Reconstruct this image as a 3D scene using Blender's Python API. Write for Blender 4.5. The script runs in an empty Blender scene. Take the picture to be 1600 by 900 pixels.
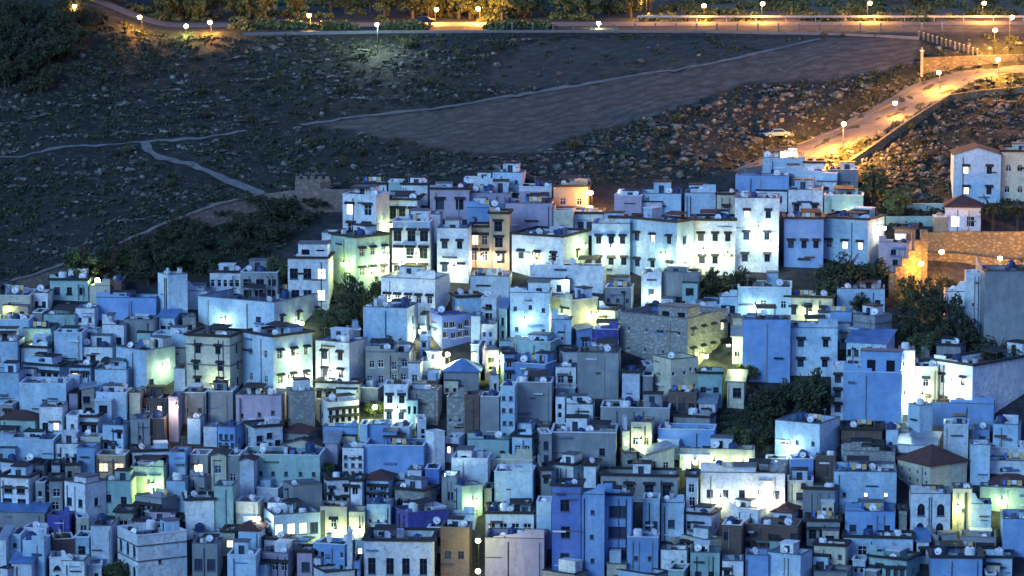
import bpy, math, random
from mathutils import Vector, noise
R = math.radians
rng = random.Random(7)
S = bpy.context.scene
COL = S.collection

# ---------------------------------------------------------------- camera
FOC = 0.288                      # sensor width / focal length
PITCH = R(8.0)
CAMZ = 110.0
cam_d = bpy.data.cameras.new('camera')
cam_d.sensor_width = 36.0
cam_d.lens = 125.0
cam_d.clip_start = 1.0
cam_d.clip_end = 6000.0
cam = bpy.data.objects.new('camera', cam_d)
cam.location = (0, 0, CAMZ)
cam.rotation_euler = (R(90) - PITCH, 0, 0)
COL.objects.link(cam)
S.camera = cam

# ---------------------------------------------------------------- dusk sky, one soft sun, exposure
W = bpy.data.worlds.new('World')
S.world = W
W.use_nodes = True
wn = W.node_tree
bg = wn.nodes['Background']
sky = wn.nodes.new('ShaderNodeTexSky')
sky.sky_type = 'NISHITA'
sky.sun_disc = False
sky.sun_elevation = R(-1.5)
sky.sun_rotation = R(215)
sky.altitude = 600
sky.air_density = 1.0
sky.dust_density = 0.6
sky.ozone_density = 3.0
wn.links.new(sky.outputs[0], bg.inputs[0])
bg.inputs[1].default_value = SKY_STRENGTH = 0.15
sun_d = bpy.data.lights.new('sun', 'SUN')
sun_d.energy = 0.058
sun_d.color = (0.42, 0.77, 1.0)
sun_d.angle = R(25)
sun = bpy.data.objects.new('sun', sun_d)
sun.rotation_euler = Vector((0.55, 0.80, -0.42)).to_track_quat('-Z', 'Y').to_euler()
COL.objects.link(sun)
S.view_settings.view_transform = 'Standard'
S.view_settings.look = 'None'
S.view_settings.gamma = 1
S.view_settings.use_curve_mapping = False
S.view_settings.exposure = 4.95
LP = 0.0075                          # common factor on every lamp's power
try:
    S.cycles.use_denoising = True
    S.cycles.max_bounces = 5
    S.cycles.diffuse_bounces = 3
    S.cycles.glossy_bounces = 2
    S.cycles.transmission_bounces = 1
    S.cycles.sample_clamp_indirect = 4
except Exception:
    pass

# ---------------------------------------------------------------- small helpers
def tag(o, label=None, cat=None, group=None, kind=None):
    if label: o['label'] = label
    if cat: o['category'] = cat
    if group: o['group'] = group
    if kind: o['kind'] = kind
    return o

def empty(name, loc=(0, 0, 0), rz=0.0):
    o = bpy.data.objects.new(name, None)
    o.location = loc
    o.rotation_euler = (0, 0, rz)
    o.empty_display_size = 0.5
    COL.objects.link(o)
    return o

class MB:
    """collects faces of ONE mesh, each with a material slot"""
    def __init__(s):
        s.v = []; s.f = []; s.m = []; s.mats = []
    def mi(s, mat):
        if mat not in s.mats: s.mats.append(mat)
        return s.mats.index(mat)
    def poly(s, pts, mat):
        n = len(s.v); s.v.extend(pts)
        s.f.append(tuple(range(n, n + len(pts)))); s.m.append(s.mi(mat))
    def quad(s, a, b, c, d, mat): s.poly([a, b, c, d], mat)
    def box(s, x0, x1, y0, y1, z0, z1, mat, skip=''):
        n = len(s.v)
        s.v += [(x0,y0,z0),(x1,y0,z0),(x1,y1,z0),(x0,y1,z0),(x0,y0,z1),(x1,y0,z1),(x1,y1,z1),(x0,y1,z1)]
        fs = {'b':(0,3,2,1),'t':(4,5,6,7),'f':(0,1,5,4),'r':(1,2,6,5),'k':(2,3,7,6),'l':(3,0,4,7)}
        k = s.mi(mat)
        for key, q in fs.items():
            if key in skip: continue
            s.f.append(tuple(n + i for i in q)); s.m.append(k)
    def beam(s, p, q, r, mat, n=6, r2=None):
        p = Vector(p); q = Vector(q); d = (q - p)
        if d.length < 1e-6: return
        d.normalize()
        a = d.orthogonal().normalized(); b = d.cross(a)
        r2 = r if r2 is None else r2
        base = len(s.v)
        for (c, rr) in ((p, r), (q, r2)):
            for i in range(n):
                t = 2*math.pi*i/n
                s.v.append(tuple(c + a*(rr*math.cos(t)) + b*(rr*math.sin(t))))
        k = s.mi(mat)
        for i in range(n):
            j = (i+1) % n
            s.f.append((base+i, base+j, base+n+j, base+n+i)); s.m.append(k)
        s.f.append(tuple(base+i for i in reversed(range(n)))); s.m.append(k)
        s.f.append(tuple(base+n+i for i in range(n))); s.m.append(k)
    def lathe(s, prof, mat, n=12, c=(0,0,0)):
        base = len(s.v)
        for (r, z) in prof:
            for i in range(n):
                t = 2*math.pi*i/n
                s.v.append((c[0]+r*math.cos(t), c[1]+r*math.sin(t), c[2]+z))
        k = s.mi(mat)
        for a in range(len(prof)-1):
            for i in range(n):
                j = (i+1) % n
                s.f.append((base+a*n+i, base+a*n+j, base+(a+1)*n+j, base+(a+1)*n+i)); s.m.append(k)
        s.f.append(tuple(base+(len(prof)-1)*n+i for i in range(n))); s.m.append(k)
    def mesh(s, name, smooth=False):
        me = bpy.data.meshes.new(name)
        me.from_pydata([tuple(v) for v in s.v], [], s.f)
        for m in s.mats: me.materials.append(m)
        me.polygons.foreach_set('material_index', s.m)
        if smooth: me.polygons.foreach_set('use_smooth', [True]*len(s.f))
        me.update()
        return me
    def build(s, name, parent=None, loc=None, rz=None, smooth=False):
        return link(name, s.mesh(name, smooth), parent, loc, rz)

def link(name, me, parent=None, loc=None, rz=None):
    o = bpy.data.objects.new(name, me)
    COL.objects.link(o)
    if parent: o.parent = parent
    if loc is not None: o.location = loc
    if rz is not None: o.rotation_euler = (0, 0, rz)
    return o

def copy_tree(o, parent=None):
    c = o.copy(); COL.objects.link(c); c.parent = parent
    for ch in KIDS(o): copy_tree(ch, c)
    return c
def KIDS(o):
    return [x for x in o.children]

# ---------------------------------------------------------------- terrain (height over x, y)
PROF = [(-600, 150), (-60, 112), (0, 103), (60, 84), (160, 44), (300, 2), (380, -24), (405, -16), (440, -2.5), (460, 7.2), (505, 27.5),
        (555, 49.2), (578, 57.6), (600, 66.0), (609, 68.7), (616, 69.2), (650, 70.4), (700, 72), (800, 96),
        (1000, 165), (1500, 300), (3500, 520)]
def prof(y):
    for i in range(len(PROF)-1):
        a = PROF[i]; b = PROF[i+1]
        if y <= b[0]:
            t = (y-a[0])/(b[0]-a[0])
            return a[1] + (b[1]-a[1])*t
    return PROF[-1][1]
def sstep(a, b, x):
    t = max(0.0, min(1.0, (x-a)/(b-a)))
    return t*t*(3-2*t)
def base_z(x, y):
    z = prof(y)
    # the spur of hill on the upper left
    z += 5.5*sstep(-58, -78, x)*sstep(572, 600, y)*(1-sstep(640, 690, y))*(1-0.0*x)
    if y > 548:
        z += 0.5*noise.noise(Vector((x*0.05, y*0.06, 3.1)))*sstep(548, 560, y)*(1-sstep(604, 609, y))
    return z
def ray(px, py):
    dx = (px-800)/1600*FOC; dz = (450-py)/1600*FOC
    c, s_ = math.cos(PITCH), math.sin(PITCH)
    return Vector((dx, c + dz*s_, -s_ + dz*c))
def hit(px, py, fn=base_z):
    d = ray(px, py)
    t = 380.0; step = 2.0
    while t < 1500:
        p = d*t
        if CAMZ + p.z < fn(p.x, p.y): break
        t += step
    lo, hi = t-step, t
    for _ in range(16):
        m = (lo+hi)/2; p = d*m
        if CAMZ + p.z < fn(p.x, p.y): hi = m
        else: lo = m
    p = d*hi
    return Vector((p.x, p.y, fn(p.x, p.y)))
def to_px(x, y, z):
    c, s_ = math.cos(PITCH), math.sin(PITCH)
    zz = z-CAMZ
    f = y*c - zz*s_; u = y*s_ + zz*c
    return 800 + x/f/FOC*1600, 450 - u/f/FOC*1600
def z_at_px(y, py):
    """height whose picture row is py at distance y"""
    d = ray(800, py)
    return CAMZ + d.z/d.y*y
def mpp(y):
    return y*1.012*FOC/1600
# roads: picture points -> ground points on the untouched slope
ROADS = []
def polyline(pxs):
    pts = [hit(*p) for p in pxs]
    out = []
    n = len(pts)
    for i in range(n-1):
        p0 = pts[max(i-1,0)]; p1 = pts[i]; p2 = pts[i+1]; p3 = pts[min(i+2,n-1)]
        for k in range(8):
            t = k/8
            out.append(0.5*((2*p1)+(p2-p0)*t+(2*p0-5*p1+4*p2-p3)*t*t+(3*p1-p0-3*p2+p3)*t*t*t))
    out.append(pts[-1])
    return out
LOWER_ROAD = polyline([(1170,272),(1232,250),(1300,222),(1360,193),(1420,160),(1480,128),(1540,114),(1620,106),(1700,100)])
ROADS.append((LOWER_ROAD, 4.9, 3.0))
def near_line(x, y, line):
    best = 1e9; bz = 0
    for i in range(len(line)-1):
        a = line[i]; b = line[i+1]
        dx, dy = b.x-a.x, b.y-a.y
        L = dx*dx+dy*dy
        t = 0 if L < 1e-9 else max(0, min(1, ((x-a.x)*dx+(y-a.y)*dy)/L))
        qx = a.x+dx*t; qy = a.y+dy*t
        d = math.hypot(x-qx, y-qy)
        if d < best: best = d; bz = a.z+(b.z-a.z)*t
    return best, bz
def ground_z(x, y):
    z = base_z(x, y)
    if 30 < x < 130 and 540 < y < 630:
        for (line, hw, bl) in ROADS:
            d, rz_ = near_line(x, y, line)
            if d < hw+bl:
                k = 1-sstep(hw, hw+bl, d)
                z = z*(1-k) + rz_*k
    return z
def ghit(px, py): return hit(px, py, ground_z)
# ---------------------------------------------------------------- materials
def nodes_of(name):
    m = bpy.data.materials.new(name); m.use_nodes = True
    nt = m.node_tree; b = nt.nodes['Principled BSDF']
    return m, nt, b
def N(nt, t, **kw):
    n = nt.nodes.new(t)
    for k, v in kw.items(): setattr(n, k, v)
    return n
def coords(nt, sx=1, sy=1, sz=1):
    g = N(nt, 'ShaderNodeNewGeometry'); mp = N(nt, 'ShaderNodeMapping')
    nt.links.new(g.outputs['Position'], mp.inputs[0])
    mp.inputs['Scale'].default_value = (sx, sy, sz)
    return mp.outputs[0]
def noise_n(nt, vec, scale, detail=3, rough=0.6):
    n = N(nt, 'ShaderNodeTexNoise'); nt.links.new(vec, n.inputs['Vector'])
    n.inputs['Scale'].default_value = scale; n.inputs['Detail'].default_value = detail
    n.inputs['Roughness'].default_value = rough
    return n.outputs[0]
def ramp(nt, fac, stops):
    r = N(nt, 'ShaderNodeValToRGB'); nt.links.new(fac, r.inputs[0])
    e = r.color_ramp.elements
    while len(e) < len(stops): e.new(0.5)
    for i, (p, c) in enumerate(stops):
        e[i].position = p
        e[i].color = (*c, 1) if not isinstance(c, (int, float)) else (c, c, c, 1)
    return r.outputs[0]
def mix(nt, fac, a, b, mode='MIX'):
    m = N(nt, 'ShaderNodeMixRGB', blend_type=mode)
    for i, v in enumerate((fac, a, b)):
        if isinstance(v, (int, float)): m.inputs[i].default_value = v if i == 0 else (v, v, v, 1)
        elif isinstance(v, tuple): m.inputs[i].default_value = (*v, 1)
        else: nt.links.new(v, m.inputs[i])
    return m.outputs[0]
def bump(nt, b, h, strength, dist=0.05):
    bp = N(nt, 'ShaderNodeBump'); nt.links.new(h, bp.inputs['Height'])
    bp.inputs['Strength'].default_value = strength; bp.inputs['Distance'].default_value = dist
    nt.links.new(bp.outputs[0], b.inputs['Normal'])
def sc(c, k): return tuple(min(1, x*k) for x in c)

def plaster(name, c, alt=None, wear=0.5, rough=0.85):
    m, nt, b = nodes_of(name)
    p = coords(nt)
    alt = alt or sc(c, 0.72)
    big = noise_n(nt, p, 0.22, 4, 0.65)
    col = mix(nt, ramp(nt, big, [(0.40, 0.0), (0.60, 1.0)]), c, alt)
    mid = noise_n(nt, coords(nt, 1, 1, 0.5), 0.55, 6, 0.8)
    col = mix(nt, ramp(nt, mid, [(0.46, 0.0), (0.62, wear)]), col, sc(c, 0.55))
    st = noise_n(nt, coords(nt, 0.7, 0.7, 0.12), 1.0, 5, 0.75)          # rain streaks
    col = mix(nt, ramp(nt, st, [(0.48, 0.0), (0.72, wear*1.1)]), col, sc(c, 0.48))
    fine = noise_n(nt, p, 1.7, 6, 0.8)                                   # patches of old paint
    col = mix(nt, ramp(nt, fine, [(0.49, 0.0), (0.65, min(1.0, wear*1.35))]), col, (0.24, 0.245, 0.25))
    oi = N(nt, 'ShaderNodeObjectInfo')
    col = mix(nt, 1.0, col, ramp(nt, oi.outputs['Random'], [(0.0, (0.74, 0.76, 0.80)), (0.5, (0.92, 0.93, 0.95)), (1.0, (1.0, 1.0, 1.0))]), 'MULTIPLY')
    nt.links.new(col, b.inputs['Base Color'])
    b.inputs['Roughness'].default_value = rough
    bump(nt, b, noise_n(nt, p, 5, 3), 0.5, 0.04)
    return m
def masonry(name, c1, c2, mortar, sx=1.1, h=0.28):
    m, nt, b = nodes_of(name)
    tc = N(nt, 'ShaderNodeTexCoord')
    v = N(nt, 'ShaderNodeTexVoronoi'); nt.links.new(coords(nt, sx, sx, sx*1.7), v.inputs['Vector'])
    v.inputs['Scale'].default_value = 1.6
    col = mix(nt, ramp(nt, v.outputs['Color'], [(0.2, 0.0), (0.8, 1.0)]), c1, c2)
    col = mix(nt, ramp(nt, v.outputs['Distance'], [(0.25, 0.0), (0.5, 0.8)]), col, mortar)
    p = coords(nt)
    col = mix(nt, ramp(nt, noise_n(nt, p, 0.3, 4), [(0.45, 0.0), (0.7, 0.7)]), col, sc(c1, 0.5))
    nt.links.new(col, b.inputs['Base Color'])
    b.inputs['Roughness'].default_value = 0.95
    bump(nt, b, v.outputs['Distance'], 0.7, 0.08)
    return m
def plain(name, c, rough=0.7, metal=0.0, var=0.25, scale=1.5):
    m, nt, b = nodes_of(name)
    col = mix(nt, ramp(nt, noise_n(nt, coords(nt), scale, 3), [(0.35, 0.0), (0.65, 1.0)]), c, sc(c, 1-var))
    nt.links.new(col, b.inputs['Base Color'])
    b.inputs['Roughness'].default_value = rough
    b.inputs['Metallic'].default_value = metal
    return m
def tiles(name, c):
    m, nt, b = nodes_of(name)
    w = N(nt, 'ShaderNodeTexWave'); nt.links.new(coords(nt, 1, 0.25, 0), w.inputs['Vector'])
    w.inputs['Scale'].default_value = 2.2; w.inputs['Distortion'].default_value = 1.2
    col = mix(nt, w.outputs['Fac'], sc(c, 0.55), c)
    col = mix(nt, ramp(nt, noise_n(nt, coords(nt), 0.9, 4), [(0.4, 0.0), (0.7, 0.8)]), col, sc(c, 0.5))
    nt.links.new(col, b.inputs['Base Color']); b.inputs['Roughness'].default_value = 0.9
    bump(nt, b, w.outputs['Fac'], 0.8, 0.08)
    return m
def emis(name, c, s, base=(0.8, 0.8, 0.8)):
    m, nt, b = nodes_of(name)
    b.inputs['Base Color'].default_value = (*base, 1)
    b.inputs['Emission Color'].default_value = (*c, 1)
    b.inputs['Emission Strength'].default_value = s
    return m

M = {}
WALLC = {
 'W': ('limewashed plaster', (0.80, 0.82, 0.82), (0.60, 0.68, 0.77), 0.5),
 'K': ('lavender limewash',  (0.66, 0.71, 0.78), (0.50, 0.58, 0.70), 0.5),
 'L': ('pale blue limewash', (0.52, 0.68, 0.79), (0.34, 0.51, 0.68), 0.45),
 'B': ('blue limewash',      (0.24, 0.41, 0.68), (0.15, 0.29, 0.58), 0.35),
 'D': ('deep blue limewash', (0.10, 0.19, 0.52), (0.07, 0.13, 0.42), 0.3),
 'V': ('indigo paint',       (0.075, 0.075, 0.36), (0.05, 0.05, 0.26), 0.3),
 'C': ('cream plaster',      (0.66, 0.62, 0.46), (0.52, 0.50, 0.40), 0.5),
 'G': ('grey render',        (0.32, 0.34, 0.36), (0.20, 0.22, 0.25), 0.7),
 'T': ('mint plaster',       (0.36, 0.54, 0.50), (0.28, 0.44, 0.44), 0.5),
 'P': ('mauve plaster',      (0.46, 0.37, 0.46), (0.36, 0.32, 0.46), 0.5),
 'O': ('ochre plaster',      (0.58, 0.40, 0.22), (0.48, 0.34, 0.22), 0.5),
}
for k, (nm, c, alt, w) in WALLC.items(): M[k] = plaster(nm, c, alt, w)
M['S'] = masonry('rubble stone', (0.40, 0.40, 0.38), (0.28, 0.29, 0.29), (0.18, 0.18, 0.18))
M['R'] = masonry('brown brick', (0.20, 0.105, 0.08), (0.12, 0.075, 0.065), (0.09, 0.08, 0.075), 1.6)
M['stone'] = masonry('golden stone', (0.30, 0.25, 0.15), (0.17, 0.14, 0.09), (0.08, 0.07, 0.05), 1.0)
M['rampart'] = masonry('rampart earth', (0.30, 0.21, 0.17), (0.22, 0.16, 0.135), (0.13, 0.11, 0.10), 0.8)
M['roofgrey'] = plaster('roof screed', (0.07, 0.073, 0.08), (0.028, 0.03, 0.035), 0.8)
M['roofblue'] = plaster('roof blue wash', (0.08, 0.13, 0.23), (0.04, 0.06, 0.11), 0.6)
M['tile_red'] = tiles('dark red roof tile', (0.13, 0.055, 0.05))
M['tile_dark'] = tiles('dark eave tile', (0.045, 0.042, 0.05))
M['tile_green'] = tiles('green eave tile', (0.035, 0.06, 0.06))
M['sheet'] = plain('zinc sheet', (0.30, 0.36, 0.44), 0.5, 0.3, 0.4, 0.6)
M['sheetblue'] = plain('blue painted sheet', (0.10, 0.20, 0.42), 0.5, 0.0, 0.4, 0.6)
M['coping_w'] = plain('white coping', (0.66, 0.68, 0.74), 0.8)
M['coping_d'] = plain('weathered coping', (0.12, 0.125, 0.15), 0.85)
M['frame_d'] = plain('dark blue timber', (0.03, 0.05, 0.11), 0.6)
M['frame_w'] = plain('white painted timber', (0.62, 0.64, 0.68), 0.6)
M['iron'] = plain('black iron', (0.02, 0.02, 0.025), 0.5, 0.5)
M['galv'] = plain('galvanised steel', (0.35, 0.36, 0.38), 0.45, 0.6)
M['dish'] = plain('dish white enamel', (0.78, 0.78, 0.80), 0.4)
M['plastic_d'] = plain('dark blue plastic', (0.02, 0.05, 0.16), 0.45)
M['plastic_w'] = plain('white plastic', (0.74, 0.76, 0.80), 0.4)
M['wood'] = plain('old timber', (0.10, 0.065, 0.045), 0.85)
M['concrete'] = plain('concrete', (0.30, 0.30, 0.31), 0.9)
for i, c in enumerate([(0.5, 0.08, 0.09), (0.7, 0.7, 0.74), (0.08, 0.16, 0.5), (0.42, 0.2, 0.4), (0.65, 0.45, 0.2)]):
    M['cloth%d' % i] = plain('cloth %d' % i, c, 0.95)
def glass_mat():
    m, nt, b = nodes_of('window glass')
    b.inputs['Base Color'].default_value = (0.015, 0.018, 0.03, 1); b.inputs['Roughness'].default_value = 0.12
    return m
M['glass'] = glass_mat()
M['shutter'] = plain('dark shutter', (0.022, 0.035, 0.075), 0.6)
M['lit_y'] = emis('lit room warm', (1.0, 0.78, 0.42), 0.12)
M['lit_w'] = emis('lit room white', (0.9, 0.95, 1.0), 0.10)
M['lit_o'] = emis('lit room orange', (1.0, 0.42, 0.10), 0.09)
M['em_white'] = emis('lamp white', (0.9, 1.0, 0.85), 3.0)
M['em_cool'] = emis('lamp cool', (0.7, 1.0, 0.95), 3.0)
M['em_sodium'] = emis('lamp sodium', (1.0, 0.55, 0.16), 3.0)
M['em_green'] = emis('lamp yellow green', (0.85, 1.0, 0.45), 3.0)
M['em_warm'] = emis('lamp warm', (1.0, 0.85, 0.6), 3.0)
def leafmat(name, a, b_, c):
    m, nt, b = nodes_of(name)
    oi = N(nt, 'ShaderNodeObjectInfo')
    f = noise_n(nt, coords(nt), 0.9, 4, 0.7)
    col = ramp(nt, f, [(0.30, a), (0.5, b_), (0.70, c)])
    col = mix(nt, 1.0, col, ramp(nt, oi.outputs['Random'], [(0, (0.7, 0.75, 0.7)), (1, (1, 1, 1))]), 'MULTIPLY')
    nt.links.new(col, b.inputs['Base Color']); b.inputs['Roughness'].default_value = 0.8
    return m
M['leaf'] = leafmat('dark foliage', (0.014, 0.020, 0.012), (0.036, 0.050, 0.024), (0.085, 0.105, 0.045))
M['leaf_l'] = leafmat('olive foliage', (0.03, 0.04, 0.018), (0.075, 0.10, 0.035), (0.15, 0.18, 0.07))
M['bark'] = plain('bark', (0.06, 0.045, 0.035), 0.95)

def ground_mat():
    m, nt, b = nodes_of('hillside soil and scrub')
    p = coords(nt)
    f1 = noise_n(nt, p, 0.9, 8, 0.82)
    scrub = ramp(nt, f1, [(0.42, (0.003, 0.005, 0.003)), (0.49, (0.007, 0.011, 0.006)), (0.56, (0.026, 0.030, 0.021)), (0.64, (0.12, 0.12, 0.10))])  # soil and scrub tones; wide contrast also stands in for relief shading
    f0 = noise_n(nt, p, 0.06, 3, 0.6)
    scrub = mix(nt, ramp(nt, f0, [(0.42, 0.0), (0.62, 0.6)]), scrub, (0.020, 0.024, 0.022))
    a = N(nt, 'ShaderNodeAttribute', attribute_name='field')
    w = N(nt, 'ShaderNodeTexWave')
    mp = N(nt, 'ShaderNodeMapping'); g = N(nt, 'ShaderNodeNewGeometry')
    nt.links.new(g.outputs['Position'], mp.inputs[0]); mp.inputs['Rotation'].default_value = (0, 0, R(62))
    nt.links.new(mp.outputs[0], w.inputs['Vector']); w.inputs['Scale'].default_value = 0.16
    w.inputs['Distortion'].default_value = 16; w.inputs['Detail'].default_value = 6; w.inputs['Detail Scale'].default_value = 0.6
    fld = ramp(nt, noise_n(nt, coords(nt, 0.5, 1.1, 1), 0.7, 9, 0.8), [(0.36, (0.040, 0.036, 0.031)), (0.5, (0.078, 0.070, 0.060)), (0.66, (0.14, 0.125, 0.108))])
    fld = mix(nt, ramp(nt, w.outputs['Fac'], [(0.55, 0.0), (0.9, 0.45)]), fld, (0.024, 0.022, 0.018))
    col = mix(nt, a.outputs['Fac'], scrub, fld)
    a2 = N(nt, 'ShaderNodeAttribute', attribute_name='town')
    tw = ramp(nt, noise_n(nt, p, 0.8, 4), [(0.35, (0.012, 0.014, 0.018)), (0.7, (0.045, 0.048, 0.055))])
    col = mix(nt, a2.outputs['Fac'], col, tw)
    a3 = N(nt, 'ShaderNodeAttribute', attribute_name='lawn')
    lw = ramp(nt, noise_n(nt, p, 0.5, 4), [(0.35, (0.06, 0.05, 0.03)), (0.7, (0.20, 0.15, 0.08))])
    col = mix(nt, a3.outputs['Fac'], col, lw)
    nt.links.new(col, b.inputs['Base Color']); b.inputs['Roughness'].default_value = 0.95
    bump(nt, b, f1, 0.8, 0.5)
    return m
M['ground'] = ground_mat()
M['road'] = plain('worn asphalt', (0.14, 0.125, 0.115), 0.85, 0, 0.35, 0.5)
M['path'] = plain('pale trodden earth', (0.15, 0.145, 0.14), 0.95, 0, 0.35, 0.7)
def rockmat():
    m, nt, b = nodes_of('limestone')
    col = ramp(nt, noise_n(nt, coords(nt), 0.9, 5, 0.7), [(0.33, (0.025, 0.027, 0.03)), (0.5, (0.060, 0.060, 0.056)), (0.70, (0.28, 0.275, 0.255))])
    nt.links.new(col, b.inputs['Base Color']); b.inputs['Roughness'].default_value = 0.95
    return m
M['rock'] = rockmat()
# ---------------------------------------------------------------- ground sheet
def in_poly(x, y, P):
    c = False; j = len(P)-1
    for i in range(len(P)):
        if ((P[i][1] > y) != (P[j][1] > y)) and (x < (P[j][0]-P[i][0])*(y-P[i][1])/(P[j][1]-P[i][1])+P[i][0]): c = not c
        j = i
    return c
FIELD = [(470,192),(560,182),(700,168),(800,150),(940,128),(1100,102),(1280,62),(1330,56),(1432,58),(1434,96),(1380,108),(1290,126),(1160,132),(1060,170),(1000,188),(900,212),(830,240),(740,240),(640,222),(540,206)]
UPFIELD = [(830,60),(1278,55),(1270,64),(1100,100),(940,124),(820,140),(760,120)]
TOWNTOP = [(0,455),(150,448),(320,432),(450,385),(530,315),(700,283),(930,292),(1120,280),(1200,250),(1340,290),(1400,345),(1600,330)]
def town_edge(px):
    for i in range(len(TOWNTOP)-1):
        a, b = TOWNTOP[i], TOWNTOP[i+1]
        if a[0] <= px <= b[0]: return a[1]+(b[1]-a[1])*(px-a[0])/(b[0]-a[0])
    return 330 if px > 0 else 455
def frange(a, b, s_):
    o = []
    while a < b-1e-6: o.append(a); a += s_
    return o
xs = [-1500,-900,-600,-400,-280,-200,-160,-130] + frange(-112, 112, 1.15) + [112,130,160,200,280,400,600,900,1500]
ys = [-600,-300,-100,-50,0,50,110,180,260,320,360,390,405] + frange(420, 548, 3.0) + frange(548, 690, 1.15) + [690,700,730,780,850,950,1100,1500,2200,3500]
vs = []; f_field = []; f_town = []; f_lawn = []
for y in ys:
    for x in xs:
        z = ground_z(x, y)
        if 550 < y < 606 and -115 < x < 115:
            px, py = to_px(x, y, z)
            jx = 14*noise.noise(Vector((x*0.3, y*0.3, 2))); jy = 7*noise.noise(Vector((x*0.3, y*0.3, 8)))
            px += jx; py += jy
            fd = 1.0 if in_poly(px, py, FIELD) else (0.45 if in_poly(px, py, UPFIELD) else 0.0)
            n_ = noise.noise(Vector((x*0.35, y*0.35, 0)))*0.45 + noise.noise(Vector((x*0.9, y*0.9, 5)))*0.25
            z += n_*(1-0.85*fd)*sstep(552, 558, y)*(1-sstep(600, 606, y))
        else: fd = 0.0; px, py = to_px(x, y, z) if y > 100 else (0, 0)
        vs.append((x, y, z)); f_field.append(fd)
        f_town.append(1.0 if (y > 420 and py > town_edge(max(0, min(1600, px)))+4 and abs(x) < 130 and y < 575) else 0.0)
        f_lawn.append(sstep(607, 610, y)*sstep(15, 45, x)*(1-sstep(700, 760, y)))
nx = len(xs)
fs = [(j*nx+i, j*nx+i+1, (j+1)*nx+i+1, (j+1)*nx+i) for j in range(len(ys)-1) for i in range(nx-1)]
me = bpy.data.meshes.new('ground'); me.from_pydata(vs, [], fs); me.materials.append(M['ground'])
for nm, data in (('field', f_field), ('town', f_town), ('lawn', f_lawn)):
    at = me.attributes.new(nm, 'FLOAT', 'POINT'); at.data.foreach_set('value', data)
me.polygons.foreach_set('use_smooth', [True]*len(fs))
tag(link('ground', me), kind='structure')

def ribbon(name, line, hw, lift, mat, wob=0.0, kind='structure', zfn=None):
    mb = MB(); pts = []
    dense = []
    for i in range(len(line)-1):
        a, b = line[i], line[i+1]
        n = max(1, int((b-a).length/0.8))
        for k in range(n): dense.append(a.lerp(b, k/n))
    dense.append(line[-1])
    for i, p in enumerate(dense):
        d = dense[min(i+1, len(dense)-1)] - dense[max(i-1, 0)]; d.z = 0
        d.normalize(); nrm = Vector((-d.y, d.x, 0))
        w = hw*(1+wob*noise.noise(Vector((i*0.15, hw, 0))))
        row = []
        for k in range(5):
            s_ = -1+2*k/4
            q = p + nrm*w*s_
            z = (zfn or ground_surf)(q.x, q.y) + lift
            row.append((q.x, q.y, z))
        pts.append(row)
    for i in range(len(pts)-1):
        for k in range(4):
            mb.quad(pts[i][k], pts[i+1][k], pts[i+1][k+1], pts[i][k+1], mat)
    o = mb.build(name, smooth=True); tag(o, kind=kind)
    return dense
import bisect
def ground_surf(x, y):
    """height of the ground mesh itself (bilinear in its grid)"""
    i = max(0, min(len(xs)-2, bisect.bisect_right(xs, x)-1)); j = max(0, min(len(ys)-2, bisect.bisect_right(ys, y)-1))
    tx = (x-xs[i])/(xs[i+1]-xs[i]); ty = (y-ys[j])/(ys[j+1]-ys[j])
    a = vs[j*nx+i][2]; b = vs[j*nx+i+1][2]; c = vs[(j+1)*nx+i][2]; d = vs[(j+1)*nx+i+1][2]
    return max(a*(1-tx)*(1-ty)+b*tx*(1-ty)+c*(1-tx)*ty+d*tx*ty, 0.0 if False else -999)
def shit(px, py): return hit(px, py, ground_surf)
ribbon('lower_road', LOWER_ROAD, 4.7, 0.09, M['road'])
PATHS = [([(-30,250),(40,243),(90,232),(160,227),(240,222),(310,216),(385,206)], 0.32),
         ([(225,222),(238,240),(262,249),(300,258),(340,276),(380,292),(412,305)], 0.62),
         ([(470,196),(560,183),(700,167),(800,150),(940,128),(1100,102),(1200,80),(1282,61)], 0.35)]
PLINES = []
for pts, hw in PATHS:
    PLINES.append(ribbon('footpath', polyline(pts), hw, 0.12, M['path'], 0.5))
UPPER_ROAD = [Vector((x, 619.0+0.02*x, 0)) for x in range(-140, 141, 10)]
ribbon('upper_road', UPPER_ROAD, 3.6, 0.06, M['road'])

# ---------------------------------------------------------------- loose rock and scrub: nobody could count these
def ico():
    t = (1+5**0.5)/2
    v = [(-1,t,0),(1,t,0),(-1,-t,0),(1,-t,0),(0,-1,t),(0,1,t),(0,-1,-t),(0,1,-t),(t,0,-1),(t,0,1),(-t,0,-1),(-t,0,1)]
    f = [(0,11,5),(0,5,1),(0,1,7),(0,7,10),(0,10,11),(1,5,9),(5,11,4),(11,10,2),(10,7,6),(7,1,8),(3,9,4),(3,4,2),(3,2,6),(3,6,8),(3,8,9),(4,9,5),(2,4,11),(6,2,10),(8,6,7),(9,8,1)]
    return [Vector(p).normalized() for p in v], f
IV, IF = ico()
def rock_into(V, F, c, s_, r, flat=0.7):
    n = len(V); a = r.random()*6.28; ca, sa = math.cos(a), math.sin(a)
    sx = s_*r.uniform(0.7, 1.5); sy = s_*r.uniform(0.6, 1.1); sz = s_*flat*r.uniform(0.6, 1.2)
    for v in IV:
        k = r.uniform(0.7, 1.2)
        x, y, z = v.x*sx*k, v.y*sy*k, v.z*sz*k
        V.append((c[0]+x*ca-y*sa, c[1]+x*sa+y*ca, c[2]+z))
    F.extend([(n+a_, n+b_, n+c_) for a_, b_, c_ in IF])
def clear_of(x, y, px, py):
    if in_poly(px, py, FIELD): return False
    for L in PLINES:
        pass
    return True
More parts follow.
